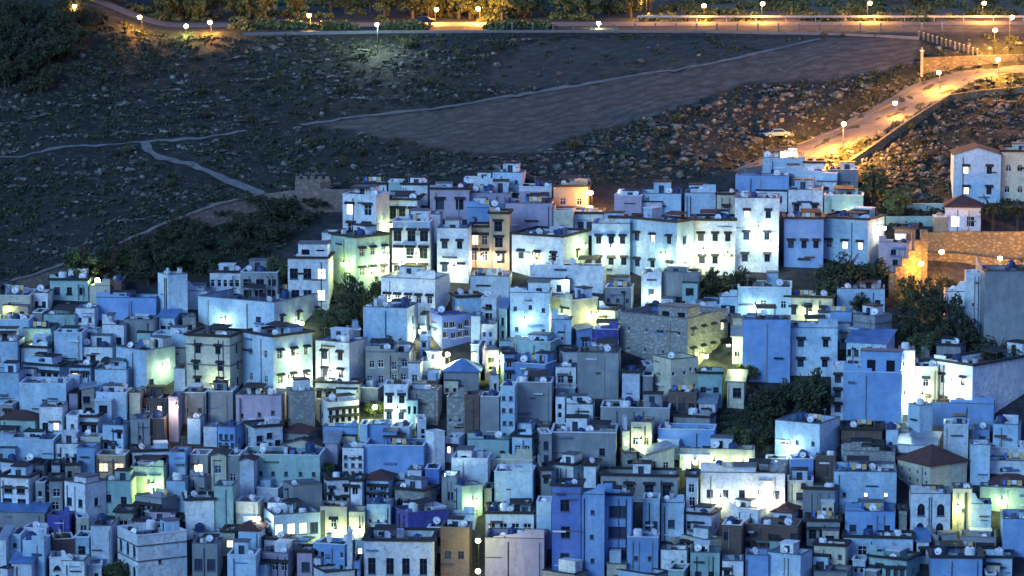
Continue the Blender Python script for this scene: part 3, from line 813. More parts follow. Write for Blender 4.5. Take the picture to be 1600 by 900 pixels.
# ---------------------------------------------------------------- the houses of the photograph
# x0 x1 corner ytop yvisible colour windowsA/windowsB options | name
TABLE = '''
557 607 604 288 306 W 1x3s/- E | small white house with a dark eave behind the floodlit corner
607 631 628 285 306 T -/- e | narrow mint rooftop block behind the upper white houses
628 673 668 289 312 W 1x3s/- E | white block with blue door beside the mint rooftop block
535 607 588 306 373 W 2x2hbwL1/- e | white corner house with four hooded windows and floodlit side
606 657 652 313 349 W 1x3hb/- E | white upper house with three hooded windows and dark eave
672 735 733 296 336 P 1x2bh/- E | mauve house with two arched windows and dark tiled eave
725 772 770 280 296 W 1x2s/- - | low white house at the top edge of town
735 800 798 302 330 P -/- - | rounded mauve terrace wall near the top of town
770 822 815 270 292 L 1x3s/- - | pale blue house highest in the upper middle row
812 868 862 293 320 W -/1x1s e | white house left of the orange lit one
865 923 918 292 330 O 1x2/- E | orange lit ochre house at the hill edge
730 792 788 325 356 B 1x2s/- - | blue terrace house above the ochre pair
790 866 862 318 372 P -/- - | plain mauve wall house above the low grey row
840 900 895 330 372 C 1x2r/- - | small cream house right of the plain mauve wall
515 607 557 372 440 T -/2x3h E | mint house washed by a floodlight on its blank side
613 678 672 347 437 K 3x3hbL1/- e | tall lavender house with nine hooded windows
672 690 688 335 372 W -/- - | narrow white stair tower behind the lavender house
683 737 732 357 436 K 2x2hL1/- - U:695:717:343 | lavender house with roof box and four windows
765 798 796 334 416 O 3x1hb/- E | tall narrow ochre house with three stacked windows
734 767 765 355 412 O 2x2hbL1/- E | lower ochre house with lit ground windows
450 518 513 404 478 W 2x3bwL2/- E U:468:514:380 | white three storey house with six big windows
503 530 526 364 384 W 1x1s/- - | white box on the slope above the three storey house
800 921 880 371 424 K 1x3h/1x1h E | lavender house with a bright awning side
886 947 942 334 362 W 1x4b/- E | white house with four square windows in a row
925 990 984 350 424 L 2x3h/- - | pale blue house behind the brightest white lamp
985 1086 1057 348 436 L 2x3hL1/2x1 E | big pale blue house beside the glaring lamp
1085 1152 1148 345 424 W 2x3hL1/- E | white house with hooded windows right of the glaring lamp
960 1008 1002 306 350 P -/- - | mauve rounded house below the rocks
1002 1068 1064 303 345 L -/- - | blank pale blue wall left of the dark gap
1070 1122 1118 302 343 L -/- - | blank pale blue wall right of the dark gap
1120 1153 1149 304 343 C 1x1h/- E | cream house with one hooded window at upper right
1150 1237 1232 275 316 B -/- - | big blank blue house near the road end
1192 1264 1258 247 280 L 1x2s/- - | highest pale blue house below the lit road
1258 1294 1288 255 280 K -/- E | lavender house at the foot of the lit road
1294 1345 1340 266 300 G 1x2s/- - | grey house right of the road foot
1233 1312 1308 271 305 L -/- - | long pale blue block under the highest house
1148 1222 1216 310 420 W 3x2hL1/- - | tall white house below the big blank blue one
1218 1240 1236 275 312 R -/- - | brown brick slit house between blue blocks
1232 1290 1285 297 346 W 1x2h/1x1 - | white house with roof box below the long block
1288 1354 1348 306 347 T 1x2s/- e | mint terrace house left of the green lamp tree
1225 1288 1286 342 412 B 1x3h/- E | blue house with three hooded windows in the right row
1286 1387 1356 344 416 L 1x3hwL2/- E | light blue house with a yellow lit side wall
1398 1436 1430 358 384 R -/- E | brown brick loft at the orange steps
1374 1428 1420 380 418 P 2x1/- - | mauve house beside the orange steps
1478 1537 1532 323 362 K 1x2bwL1/- hip | small lavender lodge with tiled roof below the gable house
1490 1567 1563 242 314 L 2x2hL2/- gable | pale blue gable ended house near the right edge
1566 1670 1662 238 312 C 2x5aL3/- E | cream house with lit arched windows at the right edge
595 702 680 437 492 W 1x5h/- - | long white house with five tall windows
567 652 636 482 540 L -/2x1 - | blank pale blue house with floodlit right side
304 502 429 473 522 L 1x2r/1x3h - | long pale blue house with cream right wing
375 486 428 527 614 L 2x2/2x3h E | big corner house with blue and cream faces
492 573 546 536 598 K 2x2h/- - | lavender house with four hooded windows and grey side
290 379 360 527 612 C 3x2h/3x1 E band | three storey cream and teal house
571 645 640 551 602 G 2x4r/- - | grey blue house with many small openings
638 660 657 568 605 W 1x1/- - | slim white house right of the grey blue one
655 695 690 566 590 L -/- - | low pale blue house under the alley glare
693 752 748 580 606 G -/- pyr hipb | house under a grey blue pyramid roof
797 863 858 458 532 L 2x3sr/- - U:830:862:440 | pale blue stepped house with rough ledges
828 948 942 417 452 K -/- - | long blank lavender wall in the middle
735 800 795 432 462 W -/1x1 - | white terrace house with ragged parapet
862 935 893 470 512 C 2x1/- e | cream house with lamplit end
945 992 986 450 482 G 1x3s/- - | grey house below the cream lamplit wall
1002 1036 1033 430 474 W 1x1/- - | white box house right of centre
1034 1098 1092 426 474 G -/- - | blank grey house left of the dark trees
970 1143 1074 498 568 S 2x4s/2x4hL1 - U:1040:1094:480 | long rubble stone house with a cream windowed wing
1160 1237 1234 500 592 B -/- lowp | tall blank cobalt blue house in the right middle
1234 1312 1308 513 582 L 2x2h/- - | pale blue house joined to the cobalt wall
1153 1242 1236 450 494 L 1x3r/- e | pale blue house above the cobalt wall
1228 1306 1300 466 500 C 1x3h/- E | cream house with three windows above the pale blue one
1308 1388 1382 452 484 L 1x3r/- - | pale terrace house left of the dark trees at right
1283 1335 1330 488 520 B -/1x1 - | small bright blue roof room
1335 1396 1366 495 536 G -/- band | grey blue house under the dark slope trees
1318 1414 1408 583 665 B -/- - U:1345:1408:548 | large blank sky blue house at right
1298 1324 1318 572 650 K 3x1h/- - | narrow lavender house with stacked hooded windows
1404 1431 1428 548 640 W -/- - | white lit wall house in the narrow lane
1428 1466 1464 574 642 C 2x1ha/- - | cream house right of the white lit lane
1464 1660 1518 572 652 W 2x2ha/- E | white house with arched windows and long grey side
1507 1535 1532 427 515 W 1x1s/- - | white face beside the huge blank grey blue wall
1532 1680 1537 425 536 G -/- - | huge blank grey blue wall house at the right edge
1476 1511 1508 456 504 W -/- - | white wall house behind the slope trees
-40 50 48 462 497 C -/- - | floodlit cream house at the left edge
52 77 75 458 487 W 1x2/- - | small white house with two windows at far left
78 142 138 438 464 T 1x3/- E | teal house under the green lit tree
140 176 172 447 470 C -/- - | small cream house right of the teal one
172 192 190 440 468 R -/- - | narrow brown brick block at the upper left
150 248 244 466 498 B -/- - | wide blue terrace house at upper left
245 292 264 430 494 L -/- - | pale blue tower house at upper left
328 380 376 426 452 W 1x5t/- E | white colonnaded roof house
376 438 434 426 466 G 2x3b/- - | grey shell building with dark openings
285 328 324 455 478 W -/- - | low white house under the colonnade
118 152 148 482 510 W 1x2s/- - | little white house below the wide blue terrace
68 122 118 492 516 T -/- - | mint terrace at upper left
-10 50 46 500 534 L -/- - | pale blue house under the floodlit cream one
36 84 80 514 544 T -/- - | mint house with glowing face at left
-30 32 28 534 582 L 1x1/- - | pale blue house below at the left edge
85 132 129 520 572 L -/- - | pale blue wedge house at left
118 180 176 543 572 W 1x3r/- - | white house right of the wedge
160 198 194 508 548 W 1x2/- - U:166:174:492 | white house with tall chimney
194 246 240 500 536 G -/- - | grey house right of the chimney
178 270 228 548 616 L -/2x2rL1 - | pale house with cream lamplit side
238 308 300 524 562 L -/- - | pale blue round fronted house
148 202 198 578 618 L 1x1/- - | pale blue house below the white one at left
-20 34 30 583 630 L -/- - | pale blue house at left margin
30 108 104 600 650 L 1x1/- - | broad pale blue house with blank upper wall
150 202 198 614 658 L -/- - | blank pale blue house left of the brick shed
62 101 98 636 688 W 1x2wL1/- - | white house with a bright lit window at left
202 222 219 614 652 C -/- - | cream strip house left of the brick shed
219 266 262 623 646 R 1x2L1/- - | brown shed with one lit window
264 282 279 620 682 P -/- - | pinkish lamplit tower at lower left
282 326 322 614 658 G 1x2s/- - | grey house right of the pinkish tower
325 368 364 612 654 G -/- - | weathered grey house near the cream one
368 447 440 618 668 P 1x3sr/- - | mauve grey house with thin white edge
445 492 456 612 670 S -/- - | mossy rubble house beside the mauve grey one
204 237 234 655 702 G 1x1s/- - | narrow grey house at lower left
234 260 257 655 696 R -/- - | dark brick house at lower left
293 316 313 654 686 L -/- - | light blue roof room at lower left
318 342 339 667 690 K -/- - | small lavender roof room
-20 88 84 688 724 L -/- - | long pale blue house at lower left edge
86 128 124 694 722 W 1x3s/- - | whitewashed house between two pale blue ones
120 152 148 700 742 B -/- - | mid blue house left of the orange shop
125 160 157 684 706 C 1x3b/- - | cream loggia with square openings
150 199 196 712 742 O 1x2WoL2/- - | glowing orange room below the grey loggia
330 357 354 712 772 C 2x1/- gable | cream gabled turret
375 400 397 720 780 K -/- gable | lavender gabled turret
355 378 375 712 770 G 1x1/- - | grey bay between the gabled turrets
440 508 502 697 716 C 1x3s/- gable | small gabled attic above the mint hall
375 506 500 712 760 T 1x6s/- - | long mint hall right of the gabled turrets
418 462 458 786 826 W -/- - | white house below the mint hall
160 208 205 752 800 T 1x2r/- - | mint house left of the yellow lamp
204 262 256 730 766 T 1x1s/- - | mint house behind the yellow lamp
260 294 290 752 792 L -/- - | pale blue house right of the yellow lamp
335 368 364 760 830 T -/- - | tall pale mint house below the turrets
98 163 134 757 808 W 1x2/1x1 - U:110:136:744 | white house with roof box at lower left
-20 74 70 800 822 G -/- shed | long sheet roofed shed at lower left
74 112 109 806 840 V -/- - | small indigo block at lower left
176 290 216 838 912 W 2x3ta/1x1s e band | big white corner house with tall arches and a balcony
208 282 276 816 846 P 1x4b/- E | dark roof pavilion over the corner house
36 74 70 846 910 L -/- - | blue white house in the lower left corner
142 178 174 822 880 K -/- - | lavender house left of the big corner house
18 52 50 880 925 K -/- shed | lavender shed in the bottom left
300 345 340 850 905 G 1x2b/- - | grey loggia house near the bottom left
372 412 405 828 868 L -/- hip | pale blue house with red hip roof
355 405 400 868 925 L -/- - | pale blue house at the bottom left
600 640 637 602 662 K 2x2h/- e | lavender house with four hooded windows in the middle
636 690 684 610 655 S -/- - | rubble walled house beside the lavender one
698 729 726 622 682 S 1x2s/- - | tall rough brown house in the middle
726 752 749 618 690 R -/- - | dark brick tower in the middle
750 784 780 620 690 G -/- - | dark grey tower with blue foot
782 808 804 604 690 L 4x2s/- - | pale slender tower with many holes
504 562 558 668 690 B -/- - | low blue wall house
562 576 574 664 706 L -/- - | slim pale blue house
575 612 608 664 702 B -/- - | blue house behind the white wall
610 645 640 668 702 L 1x2s/- - | pale blue house left of the step wall
665 695 678 676 728 W -/- - | white stepped wall house
568 668 662 697 745 B -/- - | wide slate blue house in the middle
535 571 568 700 745 W 3x3s/- - | rough white house with many small holes
705 768 762 717 758 W -/- - U:714:736:702 | white blocky house with roof box
730 800 795 688 716 T -/- - | pale mint wall behind the blocky house
637 662 658 735 768 W -/- - | small white house with blank wall
690 718 714 745 795 G 1x1/- - | grey tower with one dark window
705 754 722 760 800 T -/- - | mint lamplit house with white left face
772 838 832 738 790 L -/- - | light cyan house left of the blue mansion
440 503 458 760 800 G -/- - | grey blue house with white left flank
408 500 428 805 842 L -/1x4bL3 - | pale house with four glowing windows
500 546 542 792 835 C 1x1h/- - | cream lamplit house with one window
545 574 570 800 842 C -/- - | cream block under the yellow light
573 614 610 788 832 L 1x3s/- - | pale blue house with small windows near the cream block
612 702 638 802 845 V -/- - | deep indigo house near the bottom centre
668 702 698 825 856 W 1x1/- e | white house right below the indigo one
568 682 676 846 915 W 1x4t/- E | white loggia house near the bottom centre
688 738 733 825 900 R 1x2/- - | dark brown house left of the yellow lane
758 838 834 803 842 W 1x4tb/- E | white house with tall arched windows over a plain wall
757 856 850 842 900 P -/- - | plain mauve grey wall house at the bottom centre
838 864 861 785 850 L -/- - | slim pale house beside the blue mansion
862 912 907 760 895 D 3x1b/- E band | deep blue mansion at the bottom centre
906 948 944 773 895 B 3x1s/- - | mid blue projecting bay of the mansion
944 990 986 774 880 B 3x1W/- E | blue mansion wing with a balcony opening
938 1064 1058 745 782 G 1x4bh/- E | grey house with four cream framed windows
1004 1032 1030 780 850 L 1x2/- - | pale blue narrow house right of the mansion wing
980 1031 1028 840 895 B 1x2s/- - | blue stepped house right of the mansion
1033 1072 1068 786 840 L 1x1/- - | angled pale blue house right of the mansion
1094 1232 1226 740 795 W 1x5/- - U:1146:1180:728 | brightly lit white house with five windows
860 968 962 677 725 G 1x2r/- e | long weathered grey house in the lower middle
885 930 926 632 674 W 1x3r/- - | white house with dark openings near the middle
938 1052 1046 638 672 G -/- - | long grey blue wall house right of the middle
806 866 862 598 660 G -/- - | plain grey house in the middle
804 870 852 570 602 B -/- - | bright blue roof house in the middle
868 904 900 574 602 W 1x2/- - | white house with two openings in the middle
902 972 966 552 618 G -/- - | blank grey house under the stone one
862 896 892 500 548 L 1x1s/- - | pale blue house below the cream lamplit end
925 970 966 515 552 V -/- - | shadowed indigo terrace
1022 1092 1048 562 618 C -/2x5sr - | cream house with speckled rough side
1090 1134 1128 584 628 T 1x2/- E | mint green house with two windows
1044 1092 1088 614 650 R 1x3/- - | dark brown timber house
1028 1122 1116 672 706 B -/- - | slate blue roofed house by the cream wall
1062 1182 1176 703 732 C -/- - | long yellowish lit wall house
986 1024 1018 660 708 C 1x2/- - | cream house left of the slate blue roof
1213 1318 1280 663 715 L 1x3s/- - | pale blue house with mint side below the dark tree
1314 1384 1378 672 705 R -/- E | dark brown house right of the mint side
1318 1404 1398 706 742 S -/- - | mossy stone house above the sky blue one
1274 1310 1305 713 745 R -/- - | small dark house with timber gate
1303 1406 1400 738 800 L 1x3sL2/- - | large sky blue house with two lit eyes
1320 1404 1398 800 845 B 1x3/- - | blue courtyard front with a dark door
1254 1308 1304 765 812 G -/- E | grey block left of the sky blue house
1230 1274 1270 752 790 C 1x1/- - | mossy cream house right of the white one
1408 1516 1452 727 762 C 2x4s/- hip | cream house with dark red tiled roof
1516 1550 1546 695 750 L -/- - | tall pale cyan house at right
1474 1518 1512 664 716 W -/- - | rough white grey house at right
1420 1458 1436 634 690 L -/- - | pale blue house with blue right side
1455 1558 1552 632 668 B -/- - | blue terrace wall house at right
1546 1640 1634 702 722 W 1x6s/- e | white house with a row of tiny windows
1546 1640 1634 722 742 W 1x2s/- - | low white house under the tiny windowed one
1548 1620 1612 758 772 C 1x4/- hip | dark hipped pavilion at the right edge
1532 1640 1634 764 800 T -/- - | mint yellow wall at the right edge
1422 1488 1484 772 842 W 2x2ta/- - | white house with arched windows at lower right
1488 1522 1518 764 822 C 1x1s/- - | yellow lamplit strip house at lower right
1517 1552 1548 788 828 L -/- - | pale cyan box at lower right
1566 1650 1644 812 866 B 1x1sL1/- - | royal blue house at lower right
1318 1432 1426 842 876 L 1x2b/- E | pale blue house with two dark windows and long eave
1200 1272 1250 868 925 L -/- - | light blue house with violet side at the bottom
1078 1128 1124 864 925 T 1x2/- - | pale mint blue house with two windows at the bottom
1164 1204 1200 868 925 B -/- - | mid blue house at the bottom right of centre
1454 1538 1534 872 925 B 1x2s/- E | blue house in the lower right
'''
# ---------------------------------------------------------------- place the houses
COLN = {'W': 'whitewashed', 'K': 'lavender', 'L': 'pale blue', 'B': 'mid blue', 'D': 'deep blue', 'V': 'indigo', 'C': 'cream',
        'G': 'grey', 'S': 'rough stone', 'T': 'mint', 'P': 'mauve', 'O': 'ochre', 'R': 'brown brick'}
TREES = [  # centre px, base row, height px, width px, kind, label
 (128,446,64,80,'l','lamplit olive green tree at the left edge of town above the teal house'),
 (232,446,40,56,'d','dark round tree above the wide blue terrace'),
 (275,428,44,60,'d','dark tree on the slope above the pale blue tower'),
 (328,430,36,50,'d','dark low tree above the white colonnade'),
 (430,462,66,48,'l','yellow lit tree left of the white three storey house'),
 (548,502,78,64,'d','dark tree between the white three storey house and the long white house'),
 (590,476,44,50,'d','small dark tree under the floodlit mint house'),
 (520,522,46,72,'l','yellow lit bush right of the lamplit yard wall'),
 (618,552,30,64,'l','lamplit bush below the blank pale blue house'),
 (1112,468,52,56,'d','left one of the two dark trees in the middle of town'),
 (1152,470,56,50,'d','right one of the two dark trees in the middle of town'),
 (1318,462,68,92,'d','large dark tree below the light blue lit house'),
 (1368,455,54,56,'d','dark tree at the foot of the orange steps'),
 (1292,470,36,46,'l','small lit tree left of the large dark tree'),
 (1365,318,60,62,'l','pale green lit tree beside the road foot'),
 (1402,345,60,64,'l','pale green bush on the garden terrace'),
 (1310,282,26,44,'l','orange lit hedge bush at the foot of the road'),
 (1450,510,76,72,'d','tall dark tree on the slope left of the huge grey blue wall'),
 (1482,535,80,74,'d','dark tree in front of the white wall house'),
 (1420,480,56,56,'l','olive tree below the orange steps'),
 (1500,548,56,70,'d','dark tree at the foot of the huge grey blue wall'),
 (1440,562,46,70,'l','green tree above the cream house by the white lane'),
 (1560,574,46,104,'d','dark hedge tree under the huge grey blue wall'),
 (1265,668,96,82,'d','biggest dark tree below the cobalt wall'),
 (1205,668,70,80,'d','dark tree left of the biggest dark tree'),
 (1168,600,34,46,'l','yellow green lit tree beside the cobalt wall lamp'),
 (1345,492,36,44,'d','small dark tree above the grey blue house'),
 (1228,640,50,56,'d','dark tree between the cobalt wall and the biggest dark tree'),
 (1290,652,60,40,'d','dark tree against the left edge of the sky blue house'),
 (1190,700,36,50,'d','low dark tree at the lower left of the dark tree group'),
 (1470,470,44,50,'d','small dark tree under the golden ledge wall'),
 (1415,540,50,44,'d','dark tree above the narrow white lit lane'),
 (1552,362,46,66,'p','palm tree before the gable ended house'),
 (1590,362,40,50,'p','palm tree at the right edge before the gable ended house'),
 (1150,706,44,60,'l','olive bush above the long yellowish wall'),
 (512,754,38,28,'l','small green tree right of the mint hall'),
 (182,912,40,54,'l','green bush below the big white corner house'),
 (1245,690,26,44,'d','dark bush behind the pale blue and mint house'),
 (585,650,26,46,'l','yellow lit bush left of the lavender house in the middle'),
 (1340,835,10,10,'l','x'),
]
TREES = TREES[:-1]
CELL = 4
CW, CH = 400, 260
occ = [[0]*CW for _ in range(CH)]       # base row of whoever owns the cell, 0 = free
def mark(x0, x1, y0, y1, b):
    for j in range(max(0, int(y0/CELL)), min(CH, int(math.ceil(y1/CELL)))):
        for i in range(max(0, int(x0/CELL)), min(CW, int(math.ceil(x1/CELL)))):
            occ[j][i] = max(occ[j][i], b)
specs = []
for ln in TABLE.strip().splitlines():
    left, name = ln.split('|')
    t = left.split()
    x0, x1, c, yt, yb = map(int, t[:5])
    wa_, wb_ = t[6].split('/') if '/' in t[6] else (t[6], '-')
    opts = [o for o in t[7:] if o != '-']
    specs.append(dict(x0=x0, x1=x1, c=c, yt=yt, yb=yb, base=yb+7, col=t[5], wa=wa_, wb=wb_, opts=opts, name=name.strip(), fill=False))
    mark(x0, x1, yt-2, yb, yb+7)
for (px, pb, h, w, k, lb) in TREES: mark(px-w*0.42, px+w*0.42, pb-h*0.95, pb-8, pb)
KEEP = [(730,765,820,905), (1404,1432,545,665), (640,656,495,560), (672,735,535,566), (1380,1478,310,350), (1440,1600,350,425), (1394,1445,385,445), (1545,1600,312,360), (930,985,372,402), (1120,1212,628,702)]
for k in KEEP: mark(*k, 1)
rf_ = random.Random(23)
FILLS = 'WWWWWWWKKKKLLLLLLBBDCCCGGGGGTTSSRRP'
def fill_town():
    for py in range(960, 470, -6):
        j = int(py/CELL)
        i = 0
        while i < CW-3:
            px = i*CELL+2
            if occ[min(j, CH-1)][i] or py-10 < town_edge(px)+30:
                i += 1; continue
            i1 = i; wmax = rf_.choice([8, 10, 12, 14, 17, 20, 24])
            while i1 < CW and not occ[j][i1] and i1-i < wmax: i1 += 1
            if i1 - i < 4: i = i1+1; continue
            # height: rise until blocked
            hmax = rf_.choice([7, 8, 9, 10, 12])
            j0 = j
            while j-j0 < hmax and j0 > 0:
                row = occ[j0-1][i:i1]
                blocked = sum(1 for v in row if v)
                if blocked > 0.25*len(row): break
                j0 -= 1
            if j - j0 < 3: i = i1+1; continue
            x0 = i*CELL; x1 = i1*CELL + rf_.randint(-2, 3); yt = j0*CELL + rf_.randint(0, 4); yb = (j+1)*CELL
            col = rf_.choice(FILLS)
            if py > 700 and rf_.random() < 0.25: col = rf_.choice('KLWRGSG')
            opts = []
            q = rf_.random()
            if q < 0.34: opts.append('E')
            elif q < 0.40: opts.append('e')
            elif q < 0.46 and x1-x0 > 34: opts.append('hip')
            elif q < 0.53: opts.append('shed')
            cols = max(1, int((x1-x0)/rf_.choice([13, 16, 20]))); rows = 1 if (yb-yt) < 34 else 2
            st = rf_.choice(['r', 'hr', 'h', 's', 'sr', 'gr', 'ab', 'b', 'bh', 'tb', 'br'])
            wsp = '-' if rf_.random() < 0.16 else '%dx%d%s' % (rows, cols, st)
            if rf_.random() < 0.13 and wsp != '-': wsp += 'L1'
            left = rf_.random() < 0.25
            side = rf_.uniform(0.06, 0.35)*(x1-x0)
            c = x0+side if left else x1-side
            wb_ = '1x1s' if side > 9 and rf_.random() < 0.5 else '-'
            base = yb + 8
            specs.append(dict(x0=x0, x1=x1, c=c, yt=yt, yb=yb, base=base, col=col, wa=(wb_ if left else wsp), wb=(wsp if left else wb_), opts=opts, name=None, fill=True))
            mark(x0, i1*CELL, yt, yb, base)
            i = i1
fill_town()

def geom(s):
    K = ghit(s['c'], s['base'])
    m = mpp(K.y)
    a = max(0.3, (s['c']-s['x0'])*m); b = max(0.3, (s['x1']-s['c'])*m)
    if b < 0.5*a:
        db = max(4.0, min(7.0, a*0.95)); th = math.asin(min(0.99, b/db)); wa = a/math.cos(th)
    elif a < 0.5*b:
        wa = max(4.0, min(7.0, b*0.9)); th = math.acos(min(0.99, a/wa)); db = b/math.sin(th)
    else:
        th = math.atan2(b, a); wa = a/math.cos(th); db = b/math.sin(th)
    s.update(K=K, th=th, wa_=wa, db_=db, H=z_at_px(K.y, s['yt'])-K.z, low=z_at_px(K.y, s['yb'])-K.z, X0=K.x-a, X1=K.x+b, mainA=(a >= b))
for s in specs:
    a, b = s['c']-s['x0'], s['x1']-s['c']
    ext = 0
    if b < a and b > 0.12*a: ext = 0.5*a*min(b/a, 1.2)
    elif a < b and a > 0.12*b: ext = 0.5*b*min(a/b, 1.2)
    ext = min(ext, 16 if not s['fill'] else 6)
    for o in specs:
        if o is not s and o['base'] > s['base'] and min(o['x1'], s['x1'])-max(o['x0'], s['x0']) > 5:
            ext = min(ext, max(0, o['base']-s['base']-5))
    s['base2'] = s['base']+ext
for s in specs: s['base'] = s['base2']
for s in specs: geom(s)
for s in specs:
    if s['mainA'] and (s['X1']-s['K'].x) < 0.5*(s['K'].x-s['X0']):
        gap = 99
        for o in specs:
            if o is s or o['K'].y <= s['K'].y+0.4: continue
            ov = min(o['X1'], s['X1'])-max(o['X0'], s['X0'])
            if ov > 0.6: gap = min(gap, o['K'].y-s['K'].y)
        lim = max(3.0, gap-0.15)
        if lim < s['db_']:
            b = s['X1']-s['K'].x
            s['db_'] = lim; s['th'] = math.asin(min(0.95, b/lim))
            s['wa_'] = (s['K'].x-s['X0'])/math.cos(s['th'])
    for _ in range(8):       # keep the back of the roof out of the hill
        bx = s['K'].x + math.sin(s['th'])*s['db_']; by = s['K'].y + math.cos(s['th'])*s['db_']
        if ground_z(bx, by) > s['K'].z+s['H']-0.5 and s['db_'] > 2.2: s['db_'] *= 0.85
        else: break

# names for the fill houses: colour + direction from the nearest named house
def words(t): return len(t.split())
def side_of(dx, dy):
    v = 'below' if dy > 0 else 'above'; h = 'right' if dx > 0 else 'left'
    if abs(dx) < 0.45*abs(dy): return 'directly '+v
    if abs(dy) < 0.35*abs(dx): return 'just '+h+' of'
    return v+' and '+h+' of'
named = [s for s in specs if not s['fill']]
cen = lambda s: ((s['x0']+s['x1'])/2, (s['yt']+s['yb'])/2)
used = {}
for s in specs:
    if not s['fill']: continue
    cx, cy = cen(s)
    roofw = 'with red hipped roof ' if 'hip' in s['opts'] else ('with sheet roof ' if 'shed' in s['opts'] else ('with dark eave ' if 'E' in s['opts'] else ''))
    cand = sorted(named, key=lambda n: math.hypot(cen(n)[0]-cx, 1.3*(cen(n)[1]-cy)))[:7]
    done = False
    for n in cand:
        nx_, ny_ = cen(n)
        nm = n['name']
        t = f"{COLN[s['col']]} house {roofw}{side_of(cx-nx_, cy-ny_)} the {nm}"
        if words(t) > 16: t = f"{COLN[s['col']]} house {side_of(cx-nx_, cy-ny_)} the {nm}"
        if t not in used and words(t) <= 16:
            used[t] = s; s['name'] = t; done = True; break
    if not done:
        n = cand[0]; nx_, ny_ = cen(n)
        k = 2
        while True:
            o_ = ['second', 'third', 'fourth', 'fifth', 'sixth', 'seventh'][min(k-2, 5)]
            t = f"{o_} {COLN[s['col']]} house {side_of(cx-nx_, cy-ny_)} the {n['name']}"
            if t not in used or k > 9: break
            k += 1
        used[t] = s; s['name'] = t

rh_ = random.Random(5)
UB = {}
# the smallest of the many houses go into one mesh; the 330 that show largest stay things of their own
def vis_area(s):
    w = min(1600, s['x1'])-max(0, s['x0']); h = min(900, s['yb'])-s['yt']
    return (1e6 if not s['fill'] else 0) + max(0, w)*max(0, h)
order = sorted(specs, key=vis_area, reverse=True)
specs = [s for s in specs if s in order[:330]]
small = [s for s in order[330:] if vis_area(s) > 0]
sm = MB()
class XF:
    """writes into one shared mesh through a house's own frame"""
    def __init__(s, mb, K, th): s.mb = mb; s.K = K; s.c = math.cos(-th); s.s = math.sin(-th)
    def t(s, p): return (s.K.x+p[0]*s.c-p[1]*s.s, s.K.y+p[0]*s.s+p[1]*s.c, s.K.z+p[2])
    def poly(s, pts, mat): s.mb.poly([s.t(p) for p in pts], mat)
    def quad(s, a, b, c, d, mat): s.poly([a, b, c, d], mat)
    def box(s, x0, x1, y0, y1, z0, z1, mat):
        P = [(x0,y0,z0),(x1,y0,z0),(x1,y1,z0),(x0,y1,z0),(x0,y0,z1),(x1,y0,z1),(x1,y1,z1),(x0,y1,z1)]
        for q in ((4,5,6,7),(0,1,5,4),(1,2,6,5),(2,3,7,6),(3,0,4,7)): s.poly([P[i] for i in q], mat)
for s in small:
    X = XF(sm, s['K'], s['th']); wa, db, H = s['wa_'], s['db_'], s['H']; mat = M[s['col']]
    for (O, u, nn, w, ws) in (((-wa, 0), (1, 0), (0, 1), wa, s['wa']), ((0, 0), (0, 1), (-1, 0), db, s['wb'])):
        ops = openings(w, H, s['low'], parse_win(ws), rh_, 0)
        panel(X, O, u, w, -2.5, H, [q[:5] for q in ops], nn, mat)
        for q in ops:
            P = lambda a, z: (O[0]+u[0]*a+nn[0]*0.2, O[1]+u[1]*a+nn[1]*0.2, z)
            X.quad(P(q[0], q[2]), P(q[1], q[2]), P(q[1], q[3]), P(q[0], q[3]), M['glass'] if q[5] == 0 else M['lit_y'])
            if u[0]: X.box(q[0]-wa-0.15, q[1]-wa+0.15, -0.28, -0.004, q[3]+0.1, q[3]+0.2, M['tile_dark'])
    X.quad((-wa, db, -2.5), (0, db, -2.5), (0, db, H), (-wa, db, H), mat); X.quad((-wa, 0, -2.5), (-wa, db, -2.5), (-wa, db, H), (-wa, 0, H), mat)
    X.quad((-wa, 0, H-0.5), (0, 0, H-0.5), (0, db, H-0.5), (-wa, db, H-0.5), M['roofgrey'])
    cm = M[rh_.choice(['coping_d', 'coping_w', 'tile_dark'])]; e = 0.12
    for b in ((-wa-e, e, -e, 0.2), (-wa-e, e, db-0.2, db+e), (-wa-e, -wa+0.2, 0.2, db-0.2), (-0.2, e, 0.2, db-0.2)): X.box(*b, H+0.003, H+0.12, cm)
    if wa > 2.2 and rh_.random() < 0.6:
        w = wa*rh_.uniform(0.3, 0.6); xa = rh_.uniform(-wa+0.2, -w-0.2)
        X.box(xa, xa+w, db*0.4, db-0.2, H-0.495, H+rh_.uniform(0.6, 1.8), M[rh_.choice('WKLG')])
if small:
    tag(sm.build('small_houses'), 'many tiny houses wedged between the larger ones all over the town', 'houses', kind='stuff')
